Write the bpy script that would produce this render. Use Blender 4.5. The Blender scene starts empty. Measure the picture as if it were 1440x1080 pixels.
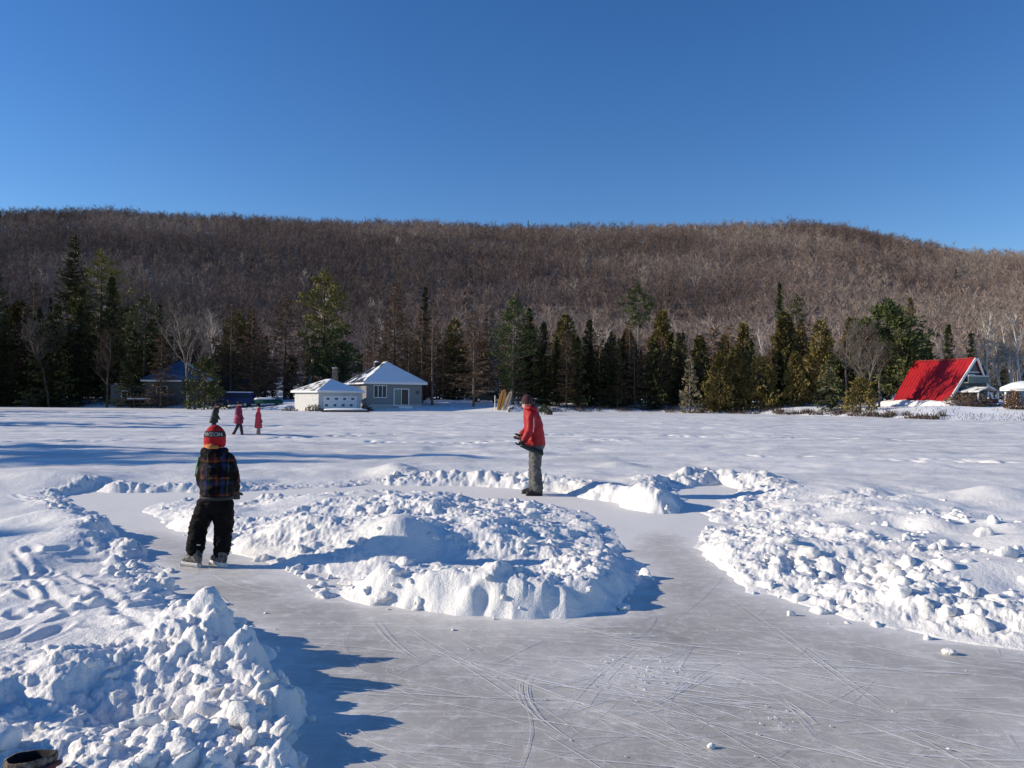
import bpy, bmesh, math, random
import numpy as np
from mathutils import Vector, Matrix, noise as mnoise
R = math.radians
scene = bpy.context.scene
COL = scene.collection

# ------------------------------------------------------------------ camera
CAM_H, FPX = 1.65, 1067.0
PITCH, ROLL = R(1.18), R(0.40)
cam = bpy.data.cameras.new('camera')
cam.sensor_width = 36.0
cam.lens = FPX / 1440.0 * 36.0
cam.clip_start, cam.clip_end = 0.05, 6000
camo = bpy.data.objects.new('camera', cam)
COL.objects.link(camo)
CM = Matrix.Rotation(R(90) + PITCH, 4, 'X') @ Matrix.Rotation(ROLL, 4, 'Z')
camo.matrix_world = Matrix.Translation((0, 0, CAM_H)) @ CM
scene.camera = camo

def ray(px, py):
    return CM.to_3x3() @ Vector(((px - 720) / FPX, (540 - py) / FPX, -1.0))
def ground(px, py, z=0.0):
    d = ray(px, py); t = (z - CAM_H) / d.z
    return (d.x * t, d.y * t)
def at(px, py, Y):
    d = ray(px, py); t = Y / d.y
    return Vector((d.x * t, Y, CAM_H + d.z * t))

# ------------------------------------------------------------------ light
SUN_AZ, SUN_EL = R(-88), R(20)
sund = Vector((math.sin(SUN_AZ) * math.cos(SUN_EL), math.cos(SUN_AZ) * math.cos(SUN_EL), math.sin(SUN_EL)))
sl = bpy.data.lights.new('sun', 'SUN'); sl.energy = 4.3; sl.angle = R(0.5); sl.color = (1.0, 0.875, 0.69)
so = bpy.data.objects.new('sun', sl); COL.objects.link(so)
so.rotation_euler = sund.to_track_quat('Z', 'Y').to_euler()
w = bpy.data.worlds.new('World'); scene.world = w; w.use_nodes = True
sk = w.node_tree.nodes.new('ShaderNodeTexSky'); sk.sky_type = 'NISHITA'; sk.sun_disc = False
sk.sun_elevation = SUN_EL; sk.sun_rotation = SUN_AZ
sk.air_density = 1.0; sk.dust_density = 0.0; sk.ozone_density = 3.0; sk.altitude = 300
hs = w.node_tree.nodes.new('ShaderNodeHueSaturation'); hs.inputs['Saturation'].default_value = 1.26; hs.inputs['Hue'].default_value = 0.511; hs.inputs['Value'].default_value = 1.1
w.node_tree.links.new(sk.outputs[0], hs.inputs['Color']); w.node_tree.links.new(hs.outputs[0], w.node_tree.nodes['Background'].inputs[0])
w.node_tree.nodes['Background'].inputs[1].default_value = 0.096
scene.view_settings.view_transform = 'Standard'
scene.view_settings.look = 'None'
scene.view_settings.gamma = 1.0
scene.view_settings.exposure = 0.42
scene.cycles.use_denoising = True
scene.cycles.max_bounces = 6
scene.cycles.diffuse_bounces = 3

# ------------------------------------------------------------------ materials
def new_mat(name):
    m = bpy.data.materials.new(name); m.use_nodes = True
    nt = m.node_tree
    return m, nt, nt.nodes['Principled BSDF']
def mat(name, c1, c2=None, scale=4.0, rough=0.7, bump=0.0, bscale=None, detail=4.0, lo=0.35, hi=0.65, spec=0.3, metal=0.0, stretch=(1, 1, 1), rnd=0.0):
    """two real surface colours mixed by an object-space noise, with an optional bump"""
    m, nt, b = new_mat(name); N, L = nt.nodes, nt.links
    b.inputs['Roughness'].default_value = rough
    b.inputs['Specular IOR Level'].default_value = spec
    b.inputs['Metallic'].default_value = metal
    tc = N.new('ShaderNodeTexCoord'); mp = N.new('ShaderNodeMapping')
    mp.inputs['Scale'].default_value = stretch
    L.new(tc.outputs['Object'], mp.inputs['Vector'])
    c2 = c2 or tuple(x * 0.8 for x in c1)
    nz = N.new('ShaderNodeTexNoise'); nz.inputs['Scale'].default_value = scale; nz.inputs['Detail'].default_value = detail
    L.new(mp.outputs[0], nz.inputs['Vector'])
    rp = N.new('ShaderNodeValToRGB')
    rp.color_ramp.elements[0].position = lo; rp.color_ramp.elements[1].position = hi
    rp.color_ramp.elements[0].color = (*c1, 1); rp.color_ramp.elements[1].color = (*c2, 1)
    L.new(nz.outputs['Fac'], rp.inputs['Fac'])
    out = rp.outputs['Color']
    if rnd:
        oi = N.new('ShaderNodeObjectInfo'); hv = N.new('ShaderNodeHueSaturation')
        mr = N.new('ShaderNodeMapRange'); mr.inputs[3].default_value = 1 - rnd; mr.inputs[4].default_value = 1 + rnd
        L.new(oi.outputs['Random'], mr.inputs[0]); L.new(mr.outputs[0], hv.inputs['Value']); L.new(out, hv.inputs['Color'])
        out = hv.outputs['Color']
    L.new(out, b.inputs['Base Color'])
    if bump:
        n2 = N.new('ShaderNodeTexNoise'); n2.inputs['Scale'].default_value = bscale or scale * 5; n2.inputs['Detail'].default_value = 5
        L.new(mp.outputs[0], n2.inputs['Vector'])
        bp = N.new('ShaderNodeBump'); bp.inputs['Strength'].default_value = bump; bp.inputs['Distance'].default_value = 0.02
        L.new(n2.outputs['Fac'], bp.inputs['Height']); L.new(bp.outputs[0], b.inputs['Normal'])
    return m

# ------------------------------------------------------------------ object helpers
def tag(o, label=None, cat=None, group=None, kind=None):
    if label: o['label'] = label
    if cat: o['category'] = cat
    if group: o['group'] = group
    if kind: o['kind'] = kind
    return o
def empty(name, loc, rz=0.0, label=None, cat=None, group=None, scale=1.0):
    o = bpy.data.objects.new(name, None); COL.objects.link(o)
    o.location = loc; o.rotation_euler = (0, 0, rz); o.scale = (scale,) * 3
    o.empty_display_size = 0.1
    return tag(o, label, cat, group)
def link(name, me, m=None, parent=None, smooth=False):
    o = bpy.data.objects.new(name, me); COL.objects.link(o)
    if m is not None and not me.materials: me.materials.append(m)
    if smooth: me.shade_smooth()
    if parent is not None: o.parent = parent
    return o
def np_mesh(name, V, F, smooth=True):
    """mesh from an (n,3) array and an (m,3|4) index array"""
    me = bpy.data.meshes.new(name)
    V = np.asarray(V, np.float32); F = np.asarray(F, np.int32)
    me.vertices.add(len(V)); me.vertices.foreach_set('co', V.ravel())
    k = F.shape[1]
    me.loops.add(F.size); me.loops.foreach_set('vertex_index', F.ravel())
    me.polygons.add(len(F)); me.polygons.foreach_set('loop_start', np.arange(0, F.size, k, dtype=np.int32))
    me.update(calc_edges=True)
    if smooth: me.shade_smooth()
    return me

class MB:
    """collects boxes, tubes, lofts and sheets, then links them as ONE mesh"""
    def __init__(s): s.v = []; s.f = []
    def add(s, vs, fs):
        k = len(s.v); s.v += [tuple(v) for v in vs]; s.f += [tuple(i + k for i in f) for f in fs]; return s
    def box(s, c, d, M=None):
        x, y, z = c; a, b, e = d[0] / 2, d[1] / 2, d[2] / 2
        vs = [Vector((x + i * a, y + j * b, z + k * e)) for k in (-1, 1) for j in (-1, 1) for i in (-1, 1)]
        if M: vs = [M @ v for v in vs]
        return s.add(vs, [(0, 2, 3, 1), (4, 5, 7, 6), (0, 1, 5, 4), (2, 6, 7, 3), (0, 4, 6, 2), (1, 3, 7, 5)])
    def bar(s, a, b, w, h=None, up=Vector((0, 0, 1))):
        a, b = Vector(a), Vector(b); d = (b - a).normalized(); h = h or w
        if abs(d.dot(up)) > .98: up = Vector((1, 0, 0))
        x = d.cross(up).normalized() * w / 2; y = x.cross(d).normalized() * h / 2
        return s.add([a - x - y, a + x - y, a + x + y, a - x + y, b - x - y, b + x - y, b + x + y, b - x + y],
                     [(0, 3, 2, 1), (4, 5, 6, 7), (0, 1, 5, 4), (1, 2, 6, 5), (2, 3, 7, 6), (3, 0, 4, 7)])
    def tube(s, pts, rad, n=8, cap=True, flat=None):
        pts = [Vector(p) for p in pts]; rad = [rad] * len(pts) if not hasattr(rad, '__len__') else rad
        k = len(s.v); vs = []; fs = []; x = None
        for i, p in enumerate(pts):
            d = (pts[min(i + 1, len(pts) - 1)] - pts[max(i - 1, 0)]).normalized()
            if x is None:
                x = d.orthogonal().normalized() if flat is None else (Vector(flat) - d * d.dot(Vector(flat))).normalized()
            else: x = (x - d * d.dot(x)).normalized()
            y = d.cross(x)
            r = rad[i]; rx, ry = r if hasattr(r, '__len__') else (r, r)
            for j in range(n):
                t = 2 * math.pi * j / n
                vs.append(p + x * math.cos(t) * rx + y * math.sin(t) * ry)
        for i in range(len(pts) - 1):
            for j in range(n):
                a, b = i * n + j, i * n + (j + 1) % n
                fs.append((a, b, b + n, a + n))
        if cap: fs += [tuple(range(n))[::-1], tuple((len(pts) - 1) * n + j for j in range(n))]
        return s.add(vs, fs)
    def capsule(s, p0, r0, p1, r1, n=14):
        """round-ended tapered limb"""
        p0, p1 = Vector(p0), Vector(p1); d = (p1 - p0).normalized(); pts = []; rr = []
        for t in (80, 55, 30, 0): pts.append(p0 - d * r0 * math.sin(R(t))); rr.append(r0 * math.cos(R(t)))
        for t in (0, 30, 55, 80): pts.append(p1 + d * r1 * math.sin(R(t))); rr.append(r1 * math.cos(R(t)))
        return s.tube(pts, rr, n)
    def limb(s, pts, rad, n=14):
        for i in range(len(pts) - 1): s.capsule(pts[i], rad[i], pts[i + 1], rad[i + 1], n)
        return s
    def rings(s, rs, n=20):
        """closed loft of horizontal elliptic rings (x, y, z, rx, ry)"""
        vs = []; fs = []
        for (x, y, z, rx, ry) in rs:
            for j in range(n):
                t = 2 * math.pi * j / n; vs.append((x + rx * math.cos(t), y + ry * math.sin(t), z))
        for i in range(len(rs) - 1):
            for j in range(n):
                a, b = i * n + j, i * n + (j + 1) % n; fs.append((a, b, b + n, a + n))
        fs += [tuple(range(n))[::-1], tuple((len(rs) - 1) * n + j for j in range(n))]
        return s.add(vs, fs)
    def ball(s, c, r, n=12):
        c = Vector(c); rx, ry, rz = r if hasattr(r, '__len__') else (r, r, r)
        return s.rings([(c.x, c.y, c.z + rz * math.sin(R(t)), rx * math.cos(R(t)), ry * math.cos(R(t))) for t in (-85, -60, -35, -12, 12, 35, 60, 85)], n)
    def mesh(s, name):
        me = bpy.data.meshes.new(name); me.from_pydata(s.v, [], s.f); me.update()
        return me
    def build(s, name, m, parent=None, smooth=False, bevel=0.0):
        me = s.mesh(name)
        if bevel:
            bm = bmesh.new(); bm.from_mesh(me)
            bmesh.ops.recalc_face_normals(bm, faces=bm.faces)
            bmesh.ops.bevel(bm, geom=[e for e in bm.edges], offset=bevel, segments=2, affect='EDGES', clamp_overlap=True)
            bm.to_mesh(me); bm.free()
        return link(name, me, m, parent, smooth)
    def fuse(s, name, m, parent=None, voxel=0.014, smooth=5, wrinkle=0.0, freq=9.0, stretch=(1, 1, 1), seed=0):
        """voxel-fuses the overlapping shapes into one continuous surface, then adds cloth folds"""
        me = s.mesh(name); bm = bmesh.new(); bm.from_mesh(me)
        bmesh.ops.recalc_face_normals(bm, faces=bm.faces); bm.to_mesh(me); bm.free()
        o = bpy.data.objects.new('tmp', me); COL.objects.link(o)
        r = o.modifiers.new('r', 'REMESH'); r.mode = 'VOXEL'; r.voxel_size = voxel
        q = o.modifiers.new('s', 'SMOOTH'); q.factor = 0.5; q.iterations = smooth
        dg = bpy.context.evaluated_depsgraph_get()
        out = bpy.data.meshes.new_from_object(o.evaluated_get(dg)); out.name = name
        bpy.data.objects.remove(o); bpy.data.meshes.remove(me)
        if wrinkle:
            no = [v.normal.copy() for v in out.vertices]
            for v, n in zip(out.vertices, no):
                p = Vector((v.co.x * stretch[0], v.co.y * stretch[1], v.co.z * stretch[2])) * freq + Vector((seed * 7.1, 0, 0))
                a = 1 - 2 * abs(mnoise.noise(p)); b = mnoise.noise(p * 2.3)
                v.co += n * wrinkle * (a * .8 + b * .5 - .4)
        out.materials.clear()
        return link(name, out, m, parent, True)

# ------------------------------------------------------------------ vectorised noise
def _hash(ix, iy, seed):
    h = (ix.astype(np.int64) * 374761393 + iy.astype(np.int64) * 668265263 + seed * 2147483647) & 0xffffffff
    h = ((h ^ (h >> 13)) * 1274126177) & 0xffffffff
    h = ((h ^ (h >> 15)) * 2246822519) & 0xffffffff
    return ((h ^ (h >> 16)) & 0xffff).astype(np.float32) / 65535.0
def vnoise(x, y, seed=0):
    fx, fy = np.floor(x), np.floor(y); ix, iy = fx.astype(np.int64), fy.astype(np.int64)
    u, v = (x - fx).astype(np.float32), (y - fy).astype(np.float32)
    u = u * u * u * (u * (u * 6 - 15) + 10); v = v * v * v * (v * (v * 6 - 15) + 10)
    a, b = _hash(ix, iy, seed), _hash(ix + 1, iy, seed)
    c, d = _hash(ix, iy + 1, seed), _hash(ix + 1, iy + 1, seed)
    return (a + (b - a) * u) * (1 - v) + (c + (d - c) * u) * v
def fbm(x, y, seed=0, octs=4):
    s, a, t = 0, 1.0, 0
    for i in range(octs):
        s = s + a * vnoise(x * 2 ** i + i * 17.3, y * 2 ** i + i * 9.1, seed + i); t += a; a *= .5
    return s / t
def sstep(a, b, x):
    t = np.clip((x - a) / (b - a), 0, 1); return t * t * (3 - 2 * t)
def poly_sdf(x, y, P):
    """signed distance to polygon P: negative inside"""
    d2 = np.full(x.shape, 1e9, np.float32); ins = np.zeros(x.shape, bool)
    for i in range(len(P)):
        (ax, ay), (bx, by) = P[i], P[(i + 1) % len(P)]
        ex, ey = bx - ax, by - ay
        t = np.clip(((x - ax) * ex + (y - ay) * ey) / (ex * ex + ey * ey + 1e-12), 0, 1)
        d2 = np.minimum(d2, (x - ax - t * ex) ** 2 + (y - ay - t * ey) ** 2)
        c = (ay > y) != (by > y)
        ins ^= c & (x < (bx - ax) * (y - ay) / (by - ay + 1e-12) + ax)
    d = np.sqrt(d2)
    return np.where(ins, -d, d)
# ================================================================== ICE, SNOW
outer_px = [(425, 1120), (430, 1040), (424, 985), (404, 945), (368, 905), (326, 878), (275, 842), (230, 804), (186, 765), (130, 727), (95, 700), (120, 692),
            (200, 693), (300, 693), (420, 688), (540, 682), (650, 684), (720, 687), (780, 692), (860, 708), (890, 718), (935, 725), (962, 720), (962, 704),
            (962, 688), (1010, 682), (1034, 688), (1012, 702), (985, 722), (1000, 733), (1040, 738), (990, 746), (972, 762), (990, 787), (1022, 810), (1060, 833), (1120, 856),
            (1200, 876), (1260, 889), (1340, 903), (1440, 921), (1640, 960), (1700, 1400), (1000, 2600), (300, 2600)]
isle_px = [(206, 716), (222, 736), (262, 752), (300, 768), (340, 786), (372, 794), (402, 806), (432, 830), (480, 845), (560, 858), (640, 868), (720, 873),
           (800, 870), (858, 859), (888, 838), (901, 800), (884, 762), (858, 740), (830, 720), (760, 708), (640, 702), (540, 699), (420, 702), (300, 706), (240, 706)]
OUTER = [ground(*p) for p in outer_px]
ISLE = [ground(*p) for p in isle_px]
TRAIL = [ground(520 + i * 10.5, 624.5 + 2.2 * math.sin(i * .17) + (i % 2) * 1.0) for i in range(38)]
for (xa, ya, xb, yb, n_) in ((-40, 627, 322, 618.5, 40), (375, 619, 560, 612, 22), (1050, 645, 1460, 655, 40), (330, 602, 620, 596, 24), (760, 612, 1300, 622, 48)):
    TRAIL += [ground(xa + (xb - xa) * i / n_, ya + (yb - ya) * i / n_ + (i % 2) * .9 + math.sin(i * .4) * .8 + random.Random(i * 7 + n_).gauss(0, .5)) for i in range(n_) if random.Random(i * 3 + n_).random() < .7]
PAIRS = [((22, 780), (95, 872)), ((100, 800), (205, 905)), ((120, 720), (10, 690))]
_r = random.Random(12)
STEPS = [(*ground(_r.uniform(-60, 210), _r.uniform(775, 905), .1), _r.uniform(0, 3.1), _r.uniform(.6, 1.1)) for _ in range(46)]
TRACKS = [(ground(*a, .1), ground(*b, .1)) for a, b in PAIRS]
def G(px, py, z, sx, sy, h): return (*ground(px, py, z), sx, sy, h)
BUMPS = [G(560, 732, .4, .38, .50, .30), G(490, 735, .35, .55, .5, .10), G(700, 735, .4, .7, .5, .12), G(672, 757, .3, .60, .42, -.15), G(790, 770, .3, .6, .5, -.03),
         G(545, 796, .25, .20, .22, .16), G(640, 800, .3, .9, .5, .15), G(740, 815, .25, .7, .5, .08), G(845, 790, .2, .35, .9, .12), G(455, 800, .1, .45, .28, -.16), G(480, 712, .4, 1.0, .35, .10), G(260, 725, .2, .6, .6, .10),
         G(400, 745, .2, .5, .5, .12), G(560, 738, .25, .5, .35, .12), G(905, 690, .25, .45, .6, .22), G(1020, 665, .2, .9, .8, .10), G(560, 655, .25, .5, .7, .2), G(870, 650, .2, .5, .6, .10),
         G(60, 668, .2, 1.6, 1.2, .16), G(170, 700, .2, .8, .8, .08), G(110, 925, .2, .24, .20, .13), G(200, 990, .12, .40, .30, -.14), G(390, 930, .15, .3, .2, .05), G(330, 985, .15, .22, .22, .07),
         G(1060, 765, .15, .4, .4, .12), G(1130, 790, .1, .55, .30, -.05), G(1210, 800, .1, .5, .28, -.04), G(1380, 800, .15, .7, .5, .12), G(1410, 860, .1, .5, .4, .12), G(1250, 700, .2, 1.0, .6, .12),
         G(1400, 690, .2, .8, .6, .2), G(168, 768, .2, .11, .10, 0.06), G(216, 806, .2, .11, .10, 0.08), G(262, 846, .2, .11, .10, 0.08), G(308, 880, .2, .11, .10, 0.09), G(350, 912, .2, .11, .10, 0.10), G(392, 958, .2, .11, .10, 0.14), G(404, 1000, .2, .11, .10, 0.08), G(412, 1040, .2, .11, .10, 0.11), G(232, 722, .2, .11, .10, 0.05), (-3.75, 3.75, .55, .35, .50), (-3.3, 3.1, .5, .3, .45), (-9.5, 8.2, 1.2, .35, .9), (-5.6, 9.6, .9, .5, .10)]  # includes unseen snow piles off frame left, added for the shade they cast

def cells(x, y, s, seed, dens, tall):
    """field of broken snow blocks: best height over the 3x3 neighbouring cells"""
    wx = x + (fbm(x / s * 1.7, y / s * 1.7, seed + 31, 2) - .5) * s * .55
    wy = y + (fbm(x / s * 1.7 + 40, y / s * 1.7, seed + 37, 2) - .5) * s * .55
    ci, cj = np.floor(wx / s), np.floor(wy / s); best = np.zeros(x.shape, np.float32)
    for di in (-1, 0, 1):
        for dj in (-1, 0, 1):
            i, j = (ci + di).astype(np.int64), (cj + dj).astype(np.int64)
            k = [_hash(i, j, seed + q * 101) for q in range(8)]
            px, py = (i + k[0]) * s, (j + k[1]) * s
            a = k[2] * 6.283; ca, sa = np.cos(a), np.sin(a)
            ux, uy = wx - px, wy - py
            rr = s * (.28 + .42 * k[3]); el = .6 + .5 * k[4]
            u, v = (ux * ca + uy * sa) / rr, (-ux * sa + uy * ca) / (rr * el)
            p = (np.abs(u) ** 3 + np.abs(v) ** 3)
            prof = np.clip(1 - p, 0, 1) ** (.45 + .9 * k[7])
            h = prof * (.55 + .45 * k[5] + .55 * (k[6] - .5) * u + .5 * (k[7] - .5) * v) * rr * tall
            best = np.maximum(best, np.where(_hash(i, j, seed + 977) < dens, h, 0))
    return best

def snow_height(x, y):
    """snow surface above the lake ice (z = 0) and the distance into the snow from the ice edge"""
    x = x.astype(np.float32); y = y.astype(np.float32)
    d_out = poly_sdf(x, y, OUTER); d_isle = -poly_sdf(x, y, ISLE)
    d = np.maximum(d_out, d_isle)
    d = d + (fbm(x * 2.2, y * 2.2, 5, 3) - .5) * .34 + (vnoise(x * 9, y * 9, 8) - .5) * .05
    isle = d_isle > -.3
    t = np.clip(d, 0, None)
    lowf = fbm(x * .55, y * .55, 11, 3)
    right = sstep(1.5, 3.2, x) * sstep(15, 12, y) * sstep(4.4, 3.0, d)
    nearl = sstep(4.9, 3.6, y) * sstep(-.3, -.9, x)
    crest = .10 + .27 * sstep(.30, .70, lowf)
    crest = np.where(isle, crest * .72 + .05, crest * .82) * (1 - .40 * right) * (1 - .38 * nearl)
    plate = np.clip(.25 + .6 * isle + .5 * right + .25 * nearl, 0, 1)
    rise = 1 - np.exp(-(t / (.28 + .42 * fbm(x * .8, y * .8, 3, 2) + .40 * isle + .25 * right)) ** 1.2)
    h = crest * rise * (plate + (1 - plate) * np.exp(-(np.clip(t - .45, 0, None) / .55) ** 1.5))
    far = sstep(5.0, 1.6, d)
    h = h + .055 * sstep(.2, 2.5, t)
    lf = sstep(-1.8, -2.6, x) * sstep(4.3, 4.9, y)
    rub = np.clip(np.exp(-(np.clip(t - .3 + .15 * lf, 0, None) / (.65 - .33 * lf)) ** 2) + .9 * isle * sstep(.42, .6, fbm(x * .9, y * .9, 70, 2) + .1) + .42 * right * (.15 + 1.3 * sstep(.46, .62, fbm(x * .9, y * .9, 72, 2))) + .95 * nearl, 0, 1)
    rub = rub * sstep(.0, .16 + .34 * isle + .22 * right, d)
    for (bx, by, sx, sy, bh) in BUMPS:
        e = ((x - bx) / sx) ** 2 + ((y - by) / sy) ** 2
        h = h + bh * (np.exp(-e) if sx > .12 else np.exp(-e * e * .8) * (.55 + .9 * vnoise(x * 13, y * 13, 91))) * sstep(-.02, .25 if sx > .12 else .10, d)
    pres = sstep(.40, .64, fbm(x * .7 + 9, y * .7, 21, 2))
    big = 1 - .72 * right - .35 * nearl - .45 * isle
    c1 = cells(x, y, .52, 100, .40, .34) * big; c2 = cells(x, y, .25, 200, .44, .46) * (.35 + .65 * big); c3 = cells(x, y, .115, 300, .46, .60); c4 = cells(x, y, .055, 350, .4, .6)
    h = h + rub * (c1 * pres + np.maximum(np.maximum(c2, c3 * .85), c4) * (.10 + .90 * pres) + c4 * .30)
    h = h + (fbm(x * 3.2, y * 3.2, 50, 4) - .5) * .10 * rub * sstep(0, .3, d)
    h = h + (fbm(x * 1.3, y * 1.3, 61, 3) - .5) * .05 * sstep(.2, 1.2, d) + (fbm(x * 1.0, y * 1.0, 66, 3) - .5) * .26 * right * sstep(.2, 1.0, d)
    # wind-packed lake snow: long low drifts
    h = h + ((fbm(x * .05, y * .30, 81, 3) - .5) * .06 + (fbm(x * .22, y * 1.9, 83, 3) - .5) * .034 + (np.abs(fbm(x * .5, y * 5, 85, 2) - .5)) * .022 * sstep(9, 16, y)) * sstep(.8, 4, d)
    # shovel strokes in the cut of the island and on the right bank
    for (px, py, sx, sy, an, fq) in ((455, 803, .55, .35, .5, 16), (1130, 792, .5, .35, -.25, 9), (1210, 800, .5, .3, -.25, 9)):
        gx, gy = ground(px, py, .1); e = np.exp(-((x - gx) / sx) ** 4 - ((y - gy) / sy) ** 4)
        u = (x - gx) * math.cos(an) + (y - gy) * math.sin(an)
        if fq > 12: u = -(x - gx) * math.sin(an) + (y - gy) * math.cos(an)
        h = h + e * np.abs((u * fq / 2) % 1 - .5) * (.03 if fq > 12 else .07)
    for (a, b) in TRACKS:
        ex, ey = b[0] - a[0], b[1] - a[1]; L = math.hypot(ex, ey)
        s = ((x - a[0]) * ex + (y - a[1]) * ey) / L; q = (-(x - a[0]) * ey + (y - a[1]) * ex) / L
        q = q + (vnoise(s * 1.5, s * 0, 400) - .5) * .03
        brk = sstep(.3, .5, vnoise(s * 2.2, s * 0 + 3, 410))
        m = sstep(-.2, .2, s) * sstep(L + .2, L - .2, s) * brk
        h = h - m * (.012 * np.exp(-(q / .035) ** 2) - .008 * np.exp(-((np.abs(q) - .07) / .03) ** 2))
    lfield = sstep(-2.0, -2.8, x) * sstep(10, 8, y) * sstep(.42, .62, fbm(x * 1.6, y * 1.6, 77, 2))
    h = h + lfield * (c3 + c4) * .16 * sstep(.1, .4, d)
    rgh = np.clip(rub * 1.2 + lfield * .2, .14, 1) * sstep(0, .2, d)
    h = h + ((fbm(x * 8, y * 8, 55, 3) - .5) * .062 + np.abs(fbm(x * 19, y * 19, 57, 2) - .5) * .035) * rgh
    for k_, (ya, sl_, ph) in enumerate(((23.2, -.10, 0), (23.75, -.10, 0), (31, .05, 2), (31.7, .05, 2), (38, -.12, 4), (47, .10, 1), (20.2, .02, 3))):
        q = y - (ya + sl_ * x + .5 * np.sin(x * .12 + ph)); h = h - (.045 if k_ < 6 else .03) * np.exp(-(q / .22) ** 2) * sstep(.35, .5, vnoise(x * .12, x * 0 + k_, 440)) * sstep(.5, 2, d)
        h = h + .02 * np.exp(-((q - .4) / .2) ** 2) * sstep(.5, 2, d)
    for (fx, fy, fa, fs) in STEPS:
        k = np.nonzero((np.abs(x - fx) < .5) & (np.abs(y - fy) < .5))[0]
        u_ = ((x[k] - fx) * math.cos(fa) + (y[k] - fy) * math.sin(fa)) / (.15 * fs); v_ = (-(x[k] - fx) * math.sin(fa) + (y[k] - fy) * math.cos(fa)) / (.065 * fs)
        e = u_ ** 2 + v_ ** 2; h[k] += (-.034 * np.exp(-e ** 2) + .008 * np.exp(-(e - 2.2) ** 2)) * sstep(.2, .5, d[k]) * fs
    for (fx, fy) in TRAIL:
        k = np.nonzero((np.abs(x - fx) < .6) & (np.abs(y - fy) < .8))[0]
        h[k] -= .09 * np.exp(-((x[k] - fx) / .13) ** 2 - ((y[k] - fy) / .24) ** 2)
    h = np.where(isle & (d > .3), np.maximum(h, .09 + .5 * (h - .09)), h)
    h = h - .07 * (1 - sstep(-.02, .05, d))
    return h, d

def fan(ny, y0, y1, ts):
    ys = y0 * (y1 / y0) ** (np.linspace(0, 1, ny))
    Y, T = np.meshgrid(ys, ts, indexing='ij')
    n = len(ts); i = np.arange(ny - 1)[:, None] * n + np.arange(n - 1)[None, :]
    F = np.stack([i, i + 1, i + n + 1, i + n], -1).reshape(-1, 4)
    return (T * Y).ravel(), Y.ravel(), F
QUICK = False
ts = np.concatenate([np.linspace(-1.6, -.74, 130)[:-1], np.linspace(-.74, .74, 1150), np.linspace(.74, 1.3, 90)[1:]])
X, Y, F = fan(1150, 1.25, 78.0, ts)
H, Dd = snow_height(X, Y)
print('snow verts', len(X))

def snow_mat():
    m, nt, b = new_mat('snow'); N, L = nt.nodes, nt.links
    tc = N.new('ShaderNodeTexCoord')
    n1 = N.new('ShaderNodeTexNoise'); n1.inputs['Scale'].default_value = 1.2; n1.inputs['Detail'].default_value = 6
    rp = N.new('ShaderNodeValToRGB'); rp.color_ramp.elements[0].position = .3; rp.color_ramp.elements[1].position = .7
    rp.color_ramp.elements[0].color = (.83, .815, .785, 1); rp.color_ramp.elements[1].color = (.90, .885, .86, 1)
    L.new(tc.outputs['Object'], n1.inputs['Vector']); L.new(n1.outputs['Fac'], rp.inputs['Fac'])
    # wind crust: long greyer bands of packed snow on the open lake
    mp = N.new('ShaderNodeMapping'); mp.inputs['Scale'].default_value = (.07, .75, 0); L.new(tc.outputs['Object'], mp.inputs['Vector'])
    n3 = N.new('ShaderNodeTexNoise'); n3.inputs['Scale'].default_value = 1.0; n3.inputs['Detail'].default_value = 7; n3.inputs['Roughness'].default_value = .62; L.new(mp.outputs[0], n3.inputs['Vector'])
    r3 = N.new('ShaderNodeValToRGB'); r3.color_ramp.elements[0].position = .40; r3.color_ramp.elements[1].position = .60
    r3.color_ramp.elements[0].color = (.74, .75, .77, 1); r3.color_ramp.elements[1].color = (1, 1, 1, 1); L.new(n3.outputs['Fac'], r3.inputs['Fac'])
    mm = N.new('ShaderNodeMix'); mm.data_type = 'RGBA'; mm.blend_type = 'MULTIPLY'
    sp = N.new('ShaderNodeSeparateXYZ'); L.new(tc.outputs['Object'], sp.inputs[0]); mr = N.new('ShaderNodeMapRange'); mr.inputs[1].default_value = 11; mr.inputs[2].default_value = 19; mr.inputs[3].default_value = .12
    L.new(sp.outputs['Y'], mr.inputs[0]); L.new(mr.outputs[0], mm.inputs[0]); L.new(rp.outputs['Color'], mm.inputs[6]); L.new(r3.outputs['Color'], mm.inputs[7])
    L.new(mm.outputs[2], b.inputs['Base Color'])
    b.inputs['Roughness'].default_value = .6; b.inputs['Specular IOR Level'].default_value = .25
    n2 = N.new('ShaderNodeTexNoise'); n2.inputs['Scale'].default_value = 22; n2.inputs['Detail'].default_value = 8; n2.inputs['Roughness'].default_value = .65
    L.new(tc.outputs['Object'], n2.inputs['Vector'])
    bp = N.new('ShaderNodeBump'); bp.inputs['Strength'].default_value = .55; bp.inputs['Distance'].default_value = .03
    n4 = N.new('ShaderNodeTexNoise'); n4.inputs['Scale'].default_value = 95; n4.inputs['Detail'].default_value = 4; L.new(tc.outputs['Object'], n4.inputs['Vector'])
    ad = N.new('ShaderNodeMath'); ad.operation = 'MULTIPLY_ADD'; ad.inputs[1].default_value = .45; L.new(n4.outputs['Fac'], ad.inputs[0]); L.new(n2.outputs['Fac'], ad.inputs[2])
    L.new(ad.outputs[0], bp.inputs['Height']); L.new(bp.outputs[0], b.inputs['Normal'])
    return m
SNOW = snow_mat()
sn = link('snow_ground', np_mesh('snow_ground', np.stack([X, Y, H], 1), F), SNOW); tag(sn, kind='structure')

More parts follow.
